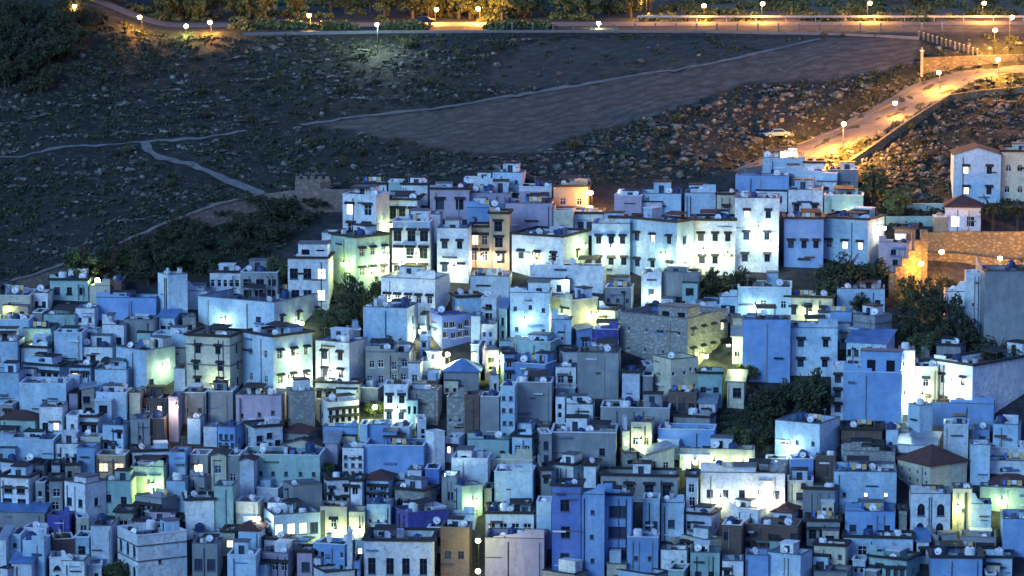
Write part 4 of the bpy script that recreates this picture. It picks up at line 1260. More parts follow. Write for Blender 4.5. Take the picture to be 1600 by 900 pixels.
for idx, s in enumerate(specs):
    K = s['K']
    root = empty('house', K, -s['th'])
    if words(s['name']) < 4: s['name'] = s['name']+' among the roofs'
    o_ = s['opts']
    tag(root, s['name'], 'house', 'houses of the hillside town')
    zf, bnd = solid_house(root, s['wa_'], s['db_'], s['H'], s['col'], parse_win(s['wa']), parse_win(s['wb']), s['low'], o_, rh_, z0=-2.5)
    s['root'] = root; s['zf'] = zf; s['bnd'] = bnd; s['extra'] = []
    flat = not any(k in o_ for k in ('hip', 'gable', 'shed', 'pyr'))
    s['flat'] = flat
    ups = [o for o in o_ if o.startswith('U:')]
    for u in ups:
        _, a, b, t = u.split(':'); a, b, t = int(a), int(b), int(t)
        m = mpp(K.y)
        w = (b-a)*m; xr = min(-0.1, (b-s['c'])*m)
        d = min(3.0, s['db_']*0.6)
        up = MB()
        h0, h1 = zf+0.003, z_at_px(K.y+1.5, t)-K.z
        mat = M[s['col']]
        ops = openings(w, h1+0.4, h0, parse_win('1x%d%s' % (2 if w > 3 else 1, 'b' if w > 3 else '')), rh_, 0)
        panel(up, (xr-w, 0.3), (1, 0), w, h0, h1, [q[:5] for q in ops], (0, 1), mat)
        up.box(xr-w, xr, 0.3, 0.3+d, h0, h1, mat, skip='fb')
        ur = up.build('roof_room', root)
        for q in ops: link('pane', win_meshes(q[1]-q[0], q[3]-q[2], '', 0, True)[1], ur, (xr-w+q[0], 0.3, q[2]))
        cp = MB(); cp.box(xr-w-0.15, xr+0.15, 0.15, 0.45+d, h1+0.003, h1+0.16, M['coping_d']); cp.build('coping', ur)
        s['extra'].append((xr-w, xr))
    for _ in range(rh_.choice([1, 2, 2, 3, 4])):          # ledges, cable boxes and downpipes on the front
        if s['wa_'] < 2: break
        top_ = s['H']-0.7; lo_ = s['low']
        if top_-lo_ < 1: break
        if rh_.random() < 0.4:
            xq = -s['wa_']*rh_.uniform(0.03, 0.97)
            b = MB(); b.box(xq-0.05, xq+0.05, -0.13, -0.02, lo_-0.5, top_+0.2, M[rh_.choice(['iron', 'coping_d', 'galv', 'frame_d'])]); b.build('downpipe', root)
        else:
            wq = min(s['wa_']*0.5, rh_.uniform(0.5, 2.4)); xq = rh_.uniform(-s['wa_']+0.1, -wq-0.1); zq = rh_.uniform(lo_, top_)
            b = MB(); b.box(xq, xq+wq, -rh_.uniform(0.06, 0.45), -0.006, zq, zq+rh_.uniform(0.07, 0.3), M[rh_.choice(['tile_dark', 'coping_d', 'wood', 'coping_w', 'frame_d', 'sheetblue'])]); b.build('ledge', root)
    if s['mainA'] and s['wa_'] > 3.0 and (s['fill'] or '-' == s['wa'] and s['yb']-s['yt'] < 50) and rh_.random() < 0.62 and s['H'] > 2.6:      # lean-to block on the front
        w = s['wa_']*rh_.uniform(0.28, 0.6); xa = -s['wa_']+0.1 if rh_.random() < 0.5 else -w-0.1
        block(root, 'annex', xa, xa+w, -rh_.uniform(0.7, 1.6), -0.004, -2.5, max(1.0, s['low'] + (s['H']-s['low'])*rh_.uniform(0.35, 0.8)), rh_.choice('WKLLGCBTSW'), rh_, rh_.choice(['1x1', '1x2s', '1x1b', '1x2', '']))
    if flat:                                             # odds and ends left on the roof
        for _ in range(int(min(12, s['wa_']*s['db_']*0.28))):
            a_ = rh_.uniform(0.15, 0.5); b_ = rh_.uniform(0.15, 0.5); h_ = rh_.uniform(0.15, 1.0)
            if s['wa_'] < 2*a_+0.6 or s['db_'] < 2*b_+0.6: continue
            cx_ = rh_.uniform(-s['wa_']+a_+0.25, -a_-0.25); cy_ = rh_.uniform(b_+0.25, s['db_']-b_-0.25)
            mk = rh_.choice(['wood', 'tile_dark', 'coping_w', 'sheet', 'concrete', 'plastic_d', 'tile_red', 'coping_d', 'sheetblue', 'frame_d'])
            nm = {'coping_w': 'roof_vent', 'concrete': 'roof_vent', 'coping_d': 'low_wall', 'tile_dark': 'roof_hatch', 'tile_red': 'roof_hatch'}.get(mk, 'roof_hatch')
            if mk not in UB:
                ub = MB(); ub.box(-1, 1, -1, 1, 0, 1, M[mk], skip='b'); UB[mk] = ub.mesh('roof_hatch')
            o = link(nm, UB[mk], root, (cx_, cy_, zf+0.006), rh_.uniform(-0.3, 0.3)); o.scale = (a_, b_, h_)
    if flat and s['wa_'] > 2.0 and rh_.random() < (0.45 if s['fill'] else 0.2):      # raised, stepped or raking parapet end
        fm = MB(); mt = M[s['col']]; w_ = s['wa_']; h_ = rh_.uniform(0.5, 1.5); H_ = s['H']+0.1
        L_ = rh_.uniform(0.35, 0.9)*w_; lft = rh_.random() < 0.6; st_ = rh_.random() < 0.5
        xa, xb = (-w_, -w_+L_) if lft else (0, -L_)
        pr = [(xa, H_), (xb, H_), (xb, H_+0.1), (xa+(xb-xa)*0.5, H_+h_*0.5), (xa+(xb-xa)*0.3, H_+h_), (xa, H_+h_)] if not st_ else [(xa, H_), (xb, H_), (xb, H_+h_*0.45), ((xa+xb)/2, H_+h_*0.45), ((xa+xb)/2, H_+h_), (xa, H_+h_)]
        ya, yb_ = (0.004, 0.2)
        fm.poly([(x, ya, z) for x, z in pr], mt); fm.poly([(x, yb_, z) for x, z in reversed(pr)], mt)
        for q in range(len(pr)):
            (x1_, z1_), (x2_, z2_) = pr[q], pr[(q+1) % len(pr)]
            fm.quad((x1_, ya, z1_), (x1_, yb_, z1_), (x2_, yb_, z2_), (x2_, ya, z2_), mt)
        fm.build('parapet', root)
    if flat and not ups and s['wa_'] > 3.2 and s['db_'] > 3.2 and rh_.random() < 0.72:       # stair hut on the roof
        w = rh_.uniform(1.6, min(3.4, s['wa_']*0.6)); d = rh_.uniform(1.5, min(2.6, s['db_']-0.9)); h = rh_.uniform(1.1, 2.3)
        xa = rh_.uniform(-s['wa_']+0.3, -w-0.3); ya = s['db_']-d-0.25
        up = MB(); mat = M[rh_.choice([s['col'], s['col'], 'W', 'L', 'K'])]
        ops = [(w*0.3, w*0.3+0.8, zf+0.1, zf+min(h-0.25, 1.8), False)] if w > 1.7 else []
        panel(up, (xa, ya), (1, 0), w, zf+0.003, zf+h, ops, (0, 1), mat)
        up.box(xa, xa+w, ya, ya+d, zf+0.003, zf+h, mat, skip='fb')
        ur = up.build('roof_room', root)
        for q in ops:
            dm = MB(); dm.quad((xa+q[0], ya+0.2, q[2]), (xa+q[1], ya+0.2, q[2]), (xa+q[1], ya+0.2, q[3]), (xa+q[0], ya+0.2, q[3]), M['shutter'])
            dm.build('door', ur)
        cp = MB(); cp.box(xa-0.12, xa+w+0.12, ya-0.12, ya+d+0.1, zf+h+0.003, zf+h+0.12, M[rh_.choice(['coping_d', 'coping_w', 'tile_dark'])]); cp.build('coping', ur)
        s['extra'].append((xa, xa+w))
print('houses', len(specs), 'small', len(small), 'fill', sum(1 for s in specs if s['fill']))
# ---------------------------------------------------------------- things on the roofs
def make_dish():
    root = empty('satellite_dish')
    d = MB(); d.lathe([(0.001, 0.0), (0.16, 0.02), (0.30, 0.07), (0.42, 0.15), (0.44, 0.16), (0.30, 0.10), (0.10, 0.05)], M['dish'], 14)
    o = d.build('reflector', root, (0, -0.12, 0.95), smooth=True); o.rotation_euler = (R(58), 0, 0)
    m = MB(); m.beam((0, 0, 0), (0, 0, 0.95), 0.035, M['galv']); m.beam((0, 0, 0.95), (0, -0.12, 0.95), 0.04, M['galv']); m.build('mast', root)
    a = MB(); a.beam((0, -0.14, 0.78), (0, -0.62, 0.98), 0.016, M['galv'], 5); a.box(-0.05, 0.05, -0.68, -0.58, 0.93, 1.05, M['iron']); a.build('feed_arm', root)
    return root
def make_tank(mat):
    root = empty('water_tank')
    t = MB(); t.lathe([(0.001, 0.15), (0.50, 0.15), (0.52, 0.4), (0.50, 0.45), (0.52, 0.5), (0.52, 0.8), (0.50, 0.85), (0.52, 0.9), (0.50, 1.15), (0.3, 1.3), (0.2, 1.31)], mat, 14)
    t.build('tank_body', root, smooth=False)
    l = MB(); l.lathe([(0.2, 1.312), (0.2, 1.36), (0.001, 1.38)], M['iron'], 12); l.build('lid', root)
    s_ = MB(); s_.box(-0.5, 0.5, -0.5, 0.5, 0, 0.14, M['concrete']); s_.build('plinth', root)
    return root
def make_line():
    root = empty('laundry_line')
    for x in (-1.6, 1.6):
        p = MB(); p.beam((x, 0, 0), (x, 0, 1.7), 0.03, M['galv'], 6); p.build('post', root)
    w = MB(); w.beam((-1.6, 0, 1.65), (1.6, 0, 1.65), 0.01, M['iron'], 4); w.build('wire', root)
    r_ = random.Random(3); x = -1.4
    while x < 1.3:
        ww = r_.uniform(0.3, 0.75); h = r_.uniform(0.5, 0.95)
        c = MB(); mt = M['cloth%d' % r_.randrange(5)]
        c.box(x, x+ww, -0.03, 0.03, 1.66-h, 1.64, mt); c.box(x, x+ww*0.9, 0.035, 0.06, 1.7-h, 1.64, mt); c.build('cloth', root)
        x += ww+r_.uniform(0.06, 0.25)
    return root
def make_antenna():
    root = empty('television_aerial')
    p = MB(); p.beam((0, 0, 0), (0, 0, 2.3), 0.025, M['galv'], 6); p.build('mast', root)
    a = MB(); a.beam((-0.5, 0, 2.2), (0.5, 0, 2.2), 0.015, M['galv'], 5)
    for i in range(6): a.beam((-0.45+i*0.18, -0.28+0.02*i, 2.2), (-0.45+i*0.18, 0.28-0.02*i, 2.2), 0.011, M['galv'], 4)
    a.build('rods', root)
    return root
def make_chimney():
    root = empty('chimney')
    s_ = MB(); s_.box(-0.25, 0.25, -0.25, 0.25, 0, 1.3, M['W']); s_.build('shaft', root)
    c = MB(); c.box(-0.33, 0.33, -0.33, 0.33, 1.5, 1.6, M['coping_d'])
    for x in (-0.2, 0.2):
        for y in (-0.2, 0.2): c.box(x-0.05, x+0.05, y-0.05, y+0.05, 1.3, 1.5, M['W'])
    c.build('cap', root)
    return root
def make_awning():
    root = empty('roof_shelter')
    for x in (-1.3, 1.3):
        for y in (-0.9, 0.9):
            p = MB(); p.beam((x, y, 0), (x, y, 1.9-0.2*(y < 0)), 0.045, M['wood'], 5); p.build('post', root)
    c = MB(); c.poly([(-1.5, -1.1, 1.72), (1.5, -1.1, 1.72), (1.5, 1.1, 2.02), (-1.5, 1.1, 2.02)], M['tile_dark'])
    c.poly([(-1.5, -1.1, 1.64), (-1.5, 1.1, 1.94), (1.5, 1.1, 1.94), (1.5, -1.1, 1.64)], M['wood'])
    c.quad((-1.5, -1.1, 1.64), (1.5, -1.1, 1.64), (1.5, -1.1, 1.72), (-1.5, -1.1, 1.72), M['wood'])
    c.quad((1.5, -1.1, 1.64), (1.5, 1.1, 1.94), (1.5, 1.1, 2.02), (1.5, -1.1, 1.72), M['wood'])
    c.build('canopy', root)
    return root
def make_plant():
    root = empty('potted_plant')
    p = MB(); p.lathe([(0.12, 0), (0.18, 0.3), (0.2, 0.32), (0.15, 0.3)], M['tile_red'], 10); p.build('pot', root)
    V, F = [], []; bush_into(V, F, (0, 0, 0.45), 0.32, 60, random.Random(4), 0.09)
    me = bpy.data.meshes.new('foliage'); me.from_pydata(V, [], F); me.materials.append(M['leaf']); link('foliage', me, root)
    return root
def make_crate():
    root = empty('old_crate')
    b = MB()
    for z in (0.0, 0.22, 0.44):
        b.box(-0.45, 0.45, -0.3, -0.27, z, z+0.16, M['wood']); b.box(-0.45, 0.45, 0.27, 0.3, z, z+0.16, M['wood'])
        b.box(-0.45, -0.42, -0.268, 0.268, z, z+0.16, M['wood']); b.box(0.42, 0.45, -0.268, 0.268, z, z+0.16, M['wood'])
    b.build('slats', root)
    t = MB(); t.box(-0.41, 0.41, -0.26, 0.26, 0.02, 0.5, M['cloth1']); t.build('contents', root)
    return root
KIT = {'dish': (make_dish(), 'white satellite dish on the', 'satellite dish', 'satellite dishes on the roofs'),
       'tankd': (make_tank(M['plastic_d']), 'dark blue water tank on the', 'water tank', 'water tanks on the roofs'),
       'tankw': (make_tank(M['plastic_w']), 'white water tank on the', 'water tank', 'water tanks on the roofs'),
       'line': (make_line(), 'laundry line on the', 'laundry line', 'laundry lines on the roofs'),
       'ant': (make_antenna(), 'thin aerial on the', 'aerial', 'television aerials on the roofs'),
       'chim': (make_chimney(), 'white capped chimney on the', 'chimney', 'chimneys on the roofs'),
       'awn': (make_awning(), 'dark timber roof shelter on the', 'shelter', 'roof shelters'),
       'plant': (make_plant(), 'potted plant on the', 'potted plant', 'potted plants on the roofs'),
       'crate': (make_crate(), 'wooden crate on the', 'crate', 'crates on the roofs')}
first = {k: True for k in KIT}
rk = random.Random(77)
def short(n, k):
    w = n.split()
    return ' '.join(w[:k]) if len(w) > k else n
lab_used = {}
def put(kind, s, lx, ly, rz, scl=1.0):
    proto, pre, cat, grp = KIT[kind]
    if first[kind]: o = proto; first[kind] = False
    else: o = copy_tree(proto)
    c, s_ = math.cos(-s['th']), math.sin(-s['th'])
    K = s['K']
    o.location = (K.x+lx*c-ly*s_, K.y+lx*s_+ly*c, K.z+s['zf']+0.004)
    o.rotation_euler = (0, 0, rz); o.scale = (scl, scl, scl)
    base = f"{pre} {s['name']}"
    if words(base) > 16: base = f"{cat} on {s['name']}"
    if words(base) > 16: base = ' '.join(base.split()[:16])
    tag(o, base, cat, grp)
    return o
nput = {}
for s in specs:
    if not s['flat']: continue
    wa, db = s['wa_'], s['db_']
    if wa < 1.6 or db < 2: continue
    n = max(1, min(7, int(wa*db/5)))
    placed = [((a+b)/2, db-0.8, (b-a)/2+0.6) for a, b in s['extra']]
    kinds = set()
    for _ in range(n*3):
        if len(kinds) >= n: break
        k = rk.choices(['dish', 'tankd', 'tankw', 'line', 'ant', 'chim', 'awn', 'plant', 'crate'], [30, 9, 7, 12, 14, 5, 18, 12, 12])[0]
        if k in kinds: continue
        rad = {'line': 1.7, 'awn': 1.6}.get(k, 0.5)
        if wa < 2*rad+0.5 or db < (2.6 if k == 'awn' else 1.2): continue
        lx = rk.uniform(-wa+rad+0.2, -rad-0.2); ly = rk.uniform(0.6, max(0.7, db-0.6)) if k != 'awn' else db/2+0.2
        if k == 'dish': ly = rk.uniform(0.5, min(2.0, db-0.5))
        if any(abs(lx-a) < rad+c_*0.9 and abs(ly-b) < 1.1 for a, b, c_ in placed): continue
        placed.append((lx, ly, rad)); kinds.add(k)
        rz = rk.uniform(-0.5, 0.9) if k == 'dish' else (-s['th']+rk.uniform(-0.1, 0.1) if k in ('line', 'awn', 'chim', 'crate') else rk.uniform(0, 3))
        put(k, s, lx, ly, rz, rk.uniform(0.9, 1.35) if k in ('dish', 'tankw', 'tankd', 'plant') else 1.0)
        nput[k] = nput.get(k, 0)+1
print(nput)

# ---------------------------------------------------------------- lamps
LCOL = {'em_white': (1.0, 0.94, 0.36), 'em_cool': (0.80, 1.0, 0.85), 'em_sodium': (1.0, 0.40, 0.06), 'em_green': (0.90, 1.0, 0.20), 'em_warm': (1.0, 0.80, 0.50)}
def street_lamp(px, py, pb, kind, power, label, arm=0.9, group=None, hgt=None, at=None, z_from_px=True):
    P = at or ghit(px, pb)
    zt = hgt if hgt else z_at_px(P.y, py)-P.z
    root = empty('street_lamp', P, rng.uniform(-0.3, 0.3))
    if kind == 'em_sodium': power *= 4.2
    else: power *= 1.15
    p = MB(); p.lathe([(0.09, -0.3), (0.09, 0.5), (0.055, 0.6), (0.035, zt+0.25)], M['iron'], 8)
    p.build('pole', root)
    a = MB(); a.beam((0, 0, zt+0.22), (0, -arm*0.5, zt+0.42), 0.03, M['iron'], 6); a.beam((0, -arm*0.5, zt+0.42), (0, -arm, zt+0.36), 0.03, M['iron'], 6)
    a.build('arm', root)
    h = MB(); h.lathe([(0.16, 0.27), (0.18, 0.31), (0.10, 0.40), (0.04, 0.44)], M['iron'], 12, (0, -arm, zt)); h.build('head', root)
    q_ = 1.12 if kind == 'em_sodium' else 1.0
    g = MB(); g.lathe([(0.10*q_, -0.31*q_), (0.23*q_, -0.24*q_), (0.32*q_, -0.08*q_), (0.32*q_, 0.08), (0.24*q_, 0.20), (0.12*q_, 0.26)], M[kind], 14, (0, -arm, zt)); g.build('globe', root, smooth=True)
    ld = bpy.data.lights.new('lamp_light', 'POINT'); ld.energy = power*LP
    ld.color = LCOL[kind]
    ld.shadow_soft_size = 0.25
    lo = bpy.data.objects.new('lamp_light', ld); COL.objects.link(lo); lo.parent = root; lo.location = (0, -arm-0.1, zt-0.75)
    tag(root, label, 'street lamp', group or 'lit street lamps')
    return root
SL = street_lamp
def wall_lamp(px, py, kind, power, label):
    """a lantern on an iron bracket on the front of the house seen at that place"""
    best = None
    for s in specs:
        if s['x0']+1 < px < s['x1']-1 and s['yt']+4 < py < s['yb']+10 and (best is None or s['base'] > best['base']): best = s
    if best is None: return street_lamp(px, py, py+36, kind, power, label)
    s = best; K = s['K']; x = K.x+(px-s['c'])*mpp(K.y)
    for _ in range(2):
        if x < K.x: fy = K.y+(K.x-x)*math.tan(s['th']); ang = -s['th']
        else: fy = K.y+(x-K.x)/max(0.05, math.tan(s['th'])); ang = R(90)-s['th']
        x = (px-800)/1600*FOC*fy*1.006
    z = min(z_at_px(fy, py), K.z+s['H']-0.3)
    root = empty('wall_lamp', (x, fy, z), ang)
    b = MB(); b.beam((0, -0.01, 0.5), (0, -1.1, 0.62), 0.03, M['iron'], 6); b.beam((0, -0.01, 0.1), (0, -0.7, 0.56), 0.022, M['iron'], 6); b.box(-0.09, 0.09, -0.04, -0.003, 0.0, 0.65, M['iron']); b.build('bracket', root)
    h = MB(); h.lathe([(0.26, 0.28), (0.28, 0.32), (0.12, 0.48), (0.03, 0.56)], M['iron'], 10, (0, -1.1, 0)); h.build('head', root)
    g = MB(); g.lathe([(0.02, -0.28), (0.16, -0.24), (0.26, -0.08), (0.28, 0.10), (0.22, 0.27)], M[kind], 12, (0, -1.1, 0)); g.build('globe', root, smooth=True)
    ld = bpy.data.lights.new('lamp_light', 'POINT'); ld.energy = power*LP*0.66; ld.color = LCOL[kind]; ld.shadow_soft_size = 0.25
    lo = bpy.data.objects.new('lamp_light', ld); COL.objects.link(lo); lo.parent = root; lo.location = (0, -1.9, -0.5)
    tag(root, label, 'wall lamp', 'lit wall lamps')
    return root
WL = wall_lamp
WL(598,400,'em_white',3600,'lamp glaring on the right end of the mint floodlit house')
WL(628,412,'em_white',3800,'lamp at the foot of the tall lavender house')
WL(600,352,'em_green',1500,'lamp lighting the side of the white corner house with hooded windows')
WL(545,412,'em_green',2400,'lamp washing the blank mint side wall')
WL(955,388,'em_white',4200,'bright white lamp right of the bright awning house')
WL(1068,388,'em_white',7500,'brightest white lamp, on the side of the big pale blue house')
WL(1040,398,'em_green',900,'added lamp on the front of the big pale blue house')  # extra lamp, put in to brighten this front
WL(1100,392,'em_white',1100,'added lamp on the left of the white house with hooded windows')  # extra lamp to lift the left of this front
WL(1138,398,'em_green',1000,'added lamp on the right of the white house with hooded windows')  # added to brighten the right of this front
WL(1186,358,'em_cool',2800,'cool lamp on the tall white house')
WL(1205,380,'em_white',700,'small added lamp low on the tall white house')  # extra lamp for more light low on this wall
WL(1340,336,'em_white',2600,'lamp on the mint terrace house above the yellow side wall')
WL(1372,356,'em_warm',4200,'warm lamp on the yellow lit side wall')
WL(905,384,'em_green',1700,'lamp under the bright awning')
WL(832,400,'em_green',900,'small added lamp on the lavender house with the awning side')  # extra lamp added to lift the lavender front
WL(710,418,'em_white',1300,'small added lamp on the lavender house with roof box')  # put in to brighten the house under the roof box
WL(780,402,'em_warm',900,'warm added lamp on the tall narrow ochre house')  # extra lamp added to warm this tall front
WL(752,402,'em_warm',900,'warm added lamp on the lower ochre house')  # added lamp, lifts the lower ochre front
WL(650,400,'em_green',1600,'yellowish lamp on the right of the tall lavender house')
WL(575,420,'em_green',1500,'added lamp between the windows of the mint floodlit house')  # extra light source put in between these windows
WL(494,492,'em_white',3000,'lamp on the cream right wing of the long pale blue house')
WL(460,505,'em_green',1100,'dim added lamp low on the same cream wing')  # added second lamp, brings light to the wing's lower wall
WL(645,518,'em_white',6000,'glaring lamp at the corner of the blank pale blue house')
WL(684,556,'em_white',6500,'glaring lamp in the alley above the low pale blue house')
SL(702,552,584,'em_white',7000,'glaring alley lamp right of the low pale blue house')
SL(776,556,590,'em_green',3000,'lamp behind the grey blue pyramid roof')
WL(1130,540,'em_green',5200,'yellow green lamp at the end of the cream windowed wing')
WL(1095,556,'em_green',1800,'added lamp low on the cream windowed wing')  # extra lamp put in to light the foot of the wing
SL(1153,542,585,'em_green',4200,'yellow green lamp left of the tall cobalt wall')
WL(1416,572,'em_cool',8500,'cool white lamp in the narrow lane right of the sky blue house')
WL(1418,618,'em_cool',5000,'lower cool lamp in the same narrow lane')
WL(1446,618,'em_green',1600,'added lamp on the cream house right of the white lit lane')  # added to brighten the cream front by the lane
WL(1500,596,'em_white',1600,'added lamp on the white house with arched windows')  # extra lamp put in to lift the arched front
SL(586,634,662,'em_green',2600,'small yellow lamp left of the lavender house in the middle')
WL(234,756,'em_green',3600,'yellow lamp on the mint house at lower left')
WL(205,778,'em_green',1500,'dimmer yellow lamp on the mint house left of the bright one')
SL(748,842,925,'em_green',2800,'upper lamp of the yellow lane at the bottom')
SL(750,890,945,'em_warm',2600,'lower lamp of the yellow lane at the bottom')
WL(448,592,'em_green',2400,'lamp at the foot of the big cream and blue corner house')
WL(472,588,'em_warm',1900,'warm lamp low on the cream corner house')
WL(455,556,'em_green',1000,'upper lamp on the cream corner house')
WL(340,596,'em_green',900,'dim added lamp low on the three storey cream and teal house')  # added dim lamp, brightens the wall's foot
WL(520,582,'em_white',1800,'added lamp low on the lavender house with four hooded windows')  # extra lamp put in to light the lower lavender wall
WL(12,478,'em_green',3200,'lamp on the floodlit cream house at the left edge')
WL(272,634,'em_warm',2200,'pinkish lamp on the narrow tower')
WL(925,492,'em_green',2600,'lamp at the end of the cream house with lamplit end')
WL(880,498,'em_green',900,'dim added lamp on the cream house with lamplit end')  # added for a little more light along the cream wall
WL(1190,774,'em_warm',2800,'lamp in the middle of the brightly lit white house')
WL(1218,782,'em_white',2400,'lamp at the right of the brightly lit white house')
WL(1130,778,'em_white',1600,'lamp at the left of the brightly lit white house')
WL(522,828,'em_green',2000,'lamp lighting the cream house with one window')
WL(560,826,'em_green',1600,'lamp on the cream block under the yellow light')
SL(404,808,850,'em_white',1800,'lamp left of the pale house with four glowing windows')
WL(1120,722,'em_green',2200,'lamp at the middle of the long yellowish lit wall')
WL(1090,720,'em_green',1300,'lamp at the left of the long yellowish lit wall')
WL(1165,724,'em_green',1000,'lamp at the right of the long yellowish lit wall')
WL(1505,790,'em_green',2400,'lamp on the yellow lamplit strip house')
WL(1575,782,'em_green',2000,'lamp on the mint yellow wall at the right edge')
WL(738,782,'em_green',1500,'lamp on the mint lamplit house')
WL(1004,688,'em_green',1600,'added lamp on the cream house left of the slate roof')  # extra lamp put in for a brighter cream wall
WL(60,532,'em_green',1400,'lamp on the mint house with glowing face')
WL(250,572,'em_green',1500,'added lamp on the cream side of the pale house')  # added lamp, brightens the cream side
WL(612,470,'em_white',900,'added lamp at the left of the long white house')  # extra lamp put in to lift the left of the long front
WL(820,500,'em_cool',1100,'cool added lamp on the pale blue stepped house')  # added cool light for the stepped front
WL(886,438,'em_cool',900,'small lamp on the long blank lavender wall')
WL(1182,478,'em_cool',1100,'small added lamp on the pale blue house above the cobalt wall')  # extra cool lamp put in above the cobalt wall
WL(1270,488,'em_green',1300,'added lamp on the cream house with three windows')  # added lamp, lifts the wall around the three windows
WL(1020,462,'em_cool',900,'small added lamp on the white box house right of centre')  # extra cool lamp put in to brighten the white box
WL(350,500,'em_cool',900,'small added lamp on the front of the long pale blue house')  # added cool light for the long front
WL(92,660,'em_white',1000,'added lamp on the white house with a bright lit window')  # extra lamp put in beside the lit window
WL(1240,696,'em_cool',1200,'small added lamp on the pale blue house with mint side')  # added cool lamp, lifts the pale blue front
WL(620,640,'em_cool',900,'added lamp on the lavender house with four hooded windows in the middle')  # extra cool lamp put in for the lavender front
WL(700,742,'em_cool',800,'small added lamp below the white blocky house')  # added cool light below the blocky house
# sodium lamps of the roads
G2 = 'sodium lamps along the roads'
SL(1317,192,240,'em_sodium',48000,'biggest orange lamp at the bend of the lower road',1.4,G2)
SL(1468,112,140,'em_sodium',9000,'orange lamp in the middle of the lower road',1.2,G2)
SL(1400,160,182,'em_sodium',3000,'orange lamp between the bend and the middle of the lower road',1.2,G2)
SL(1553,46,98,'em_sodium',14000,'left one of the two orange lamps at the top right corner',1.2,G2)
SL(1577,26,80,'em_sodium',12000,'right one of the two orange lamps at the top right corner',1.2,G2)
SL(1560,92,118,'em_sodium',12000,'orange lamp at the right end of the lower road',1.2,G2)
SL(1228,238,258,'em_warm',5000,'pale lamp at the lower end of the road',0.8,G2)
SL(1535,4,34,'em_sodium',9000,'orange lamp left of the top right pair',1.2,G2)
SL(1355,4,34,'em_sodium',8000,'second orange lamp from the right on the upper road',1.2,G2)
SL(1190,5,34,'em_sodium',9000,'orange lamp on the upper road above the ploughed field',1.2,G2)
SL(1100,8,34,'em_sodium',5000,'orange lamp beyond the guard posts at the upper right',1.2,G2)
SL(1010,-6,30,'em_sodium',5000,'tall lamp of the upper road right of the centre',1.2,G2)
SL(750,13,36,'em_sodium',15000,'orange lamp among the trees right of the white roadside lamp',1.2,G2)
SL(680,14,36,'em_sodium',8000,'small orange lamp among the upper trees',1.2,G2)
SL(485,23,40,'em_sodium',15000,'orange lamp among the trees left of the white roadside lamp',1.2,G2)
SL(590,38,84,'em_cool',16000,'white green roadside lamp at the top of the hill',0.5,G2)
SL(222,26,50,'em_sodium',4500,'orange lamp behind the spur at the upper left',1.2,G2)
SL(330,34,52,'em_sodium',6000,'orange lamp in the lit grove at the upper left',1.0,G2)
SL(290,40,54,'em_green',4000,'green yellow lamp in the lit grove at the upper left',1.0,G2)
SL(120,9,30,'em_sodium',900,'leftmost orange lamp behind the spur',1.2,G2)
SL(935,36,44,'em_white',3500,'added white lamp standing for the headlight trail right of centre',0.4,G2)  # added lamp in place of a passing car's light trail
# lamps that light the golden walls on the right
SL(1622,352,432,'em_sodium',3600,'orange lamp above the golden stone wall',1.0,G2)
SL(1470,392,436,'em_sodium',2200,'orange lamp below the golden stone wall',1.0,G2)
SL(1560,402,446,'em_sodium',3200,'orange lamp on the ledge path under the golden wall',1.0,G2)
SL(1440,410,462,'em_sodium',5500,'orange lamp at the golden stepped wall',1.0,G2)
SL(925,300,338,'em_sodium',2600,'orange lamp right of the ochre house at the hill edge',0.8,G2)

# ---------------------------------------------------------------- trees
def crown_mesh(name, mat, seed, nclump=38, per=44, pal=False):
    r_ = random.Random(seed); V, F = [], []
    if pal:
        for i in range(26):
            a = r_.uniform(0, 6.28); up = r_.uniform(-0.2, 1.0); L = r_.uniform(0.7, 1.0)
            for k in range(14):
                t = k/13; x = math.cos(a)*L*t; y = math.sin(a)*L*t; z = up*t*0.9 - 1.05*t*t
                for q in range(3): leafquad(V, F, (x+r_.gauss(0, 0.03), y+r_.gauss(0, 0.03), 0.35+z*0.6), 0.07, r_)
    else:
        for i in range(nclump):
            d = Vector((r_.gauss(0, 1), r_.gauss(0, 1), r_.gauss(0, 1))).normalized()
            k = r_.uniform(0.35, 0.92)
            c = Vector((d.x*k, d.y*k, d.z*k*0.8)) + Vector((r_.uniform(-.1, .1), r_.uniform(-.1, .1), 0))
            rr = r_.uniform(0.14, 0.27)
            for q in range(per):
                e = Vector((r_.gauss(0, 1), r_.gauss(0, 1), r_.gauss(0, 1))).normalized()*rr*r_.uniform(0.5, 1.08)
                leafquad(V, F, c+e, r_.uniform(0.035, 0.065), r_)
    me = bpy.data.meshes.new(name); me.from_pydata(V, [], F); me.materials.append(mat)
    return me
def trunk_mesh(seed):
    r_ = random.Random(seed); t = MB()
    t.beam((0, 0, -0.9), (0.04, 0.02, 0.1), 0.085, M['bark'], 7, 0.06)
    for i in range(6):
        a = r_.uniform(0, 6.28); L = r_.uniform(0.4, 0.75)
        t.beam((0.04, 0.02, 0.02+r_.uniform(-0.25, 0.1)), (math.cos(a)*L*0.7, math.sin(a)*L*0.7, L*0.75), 0.04, M['bark'], 5, 0.012)
    return t.mesh('trunk')
CR = {'d': [crown_mesh('crown', M['leaf'], k) for k in (1, 2, 3, 4)], 'l': [crown_mesh('crown', M['leaf_l'], k) for k in (5, 6, 7)], 'p': [crown_mesh('crown', M['leaf'], 8, pal=True)]}
TK = [trunk_mesh(k) for k in (1, 2, 3)]
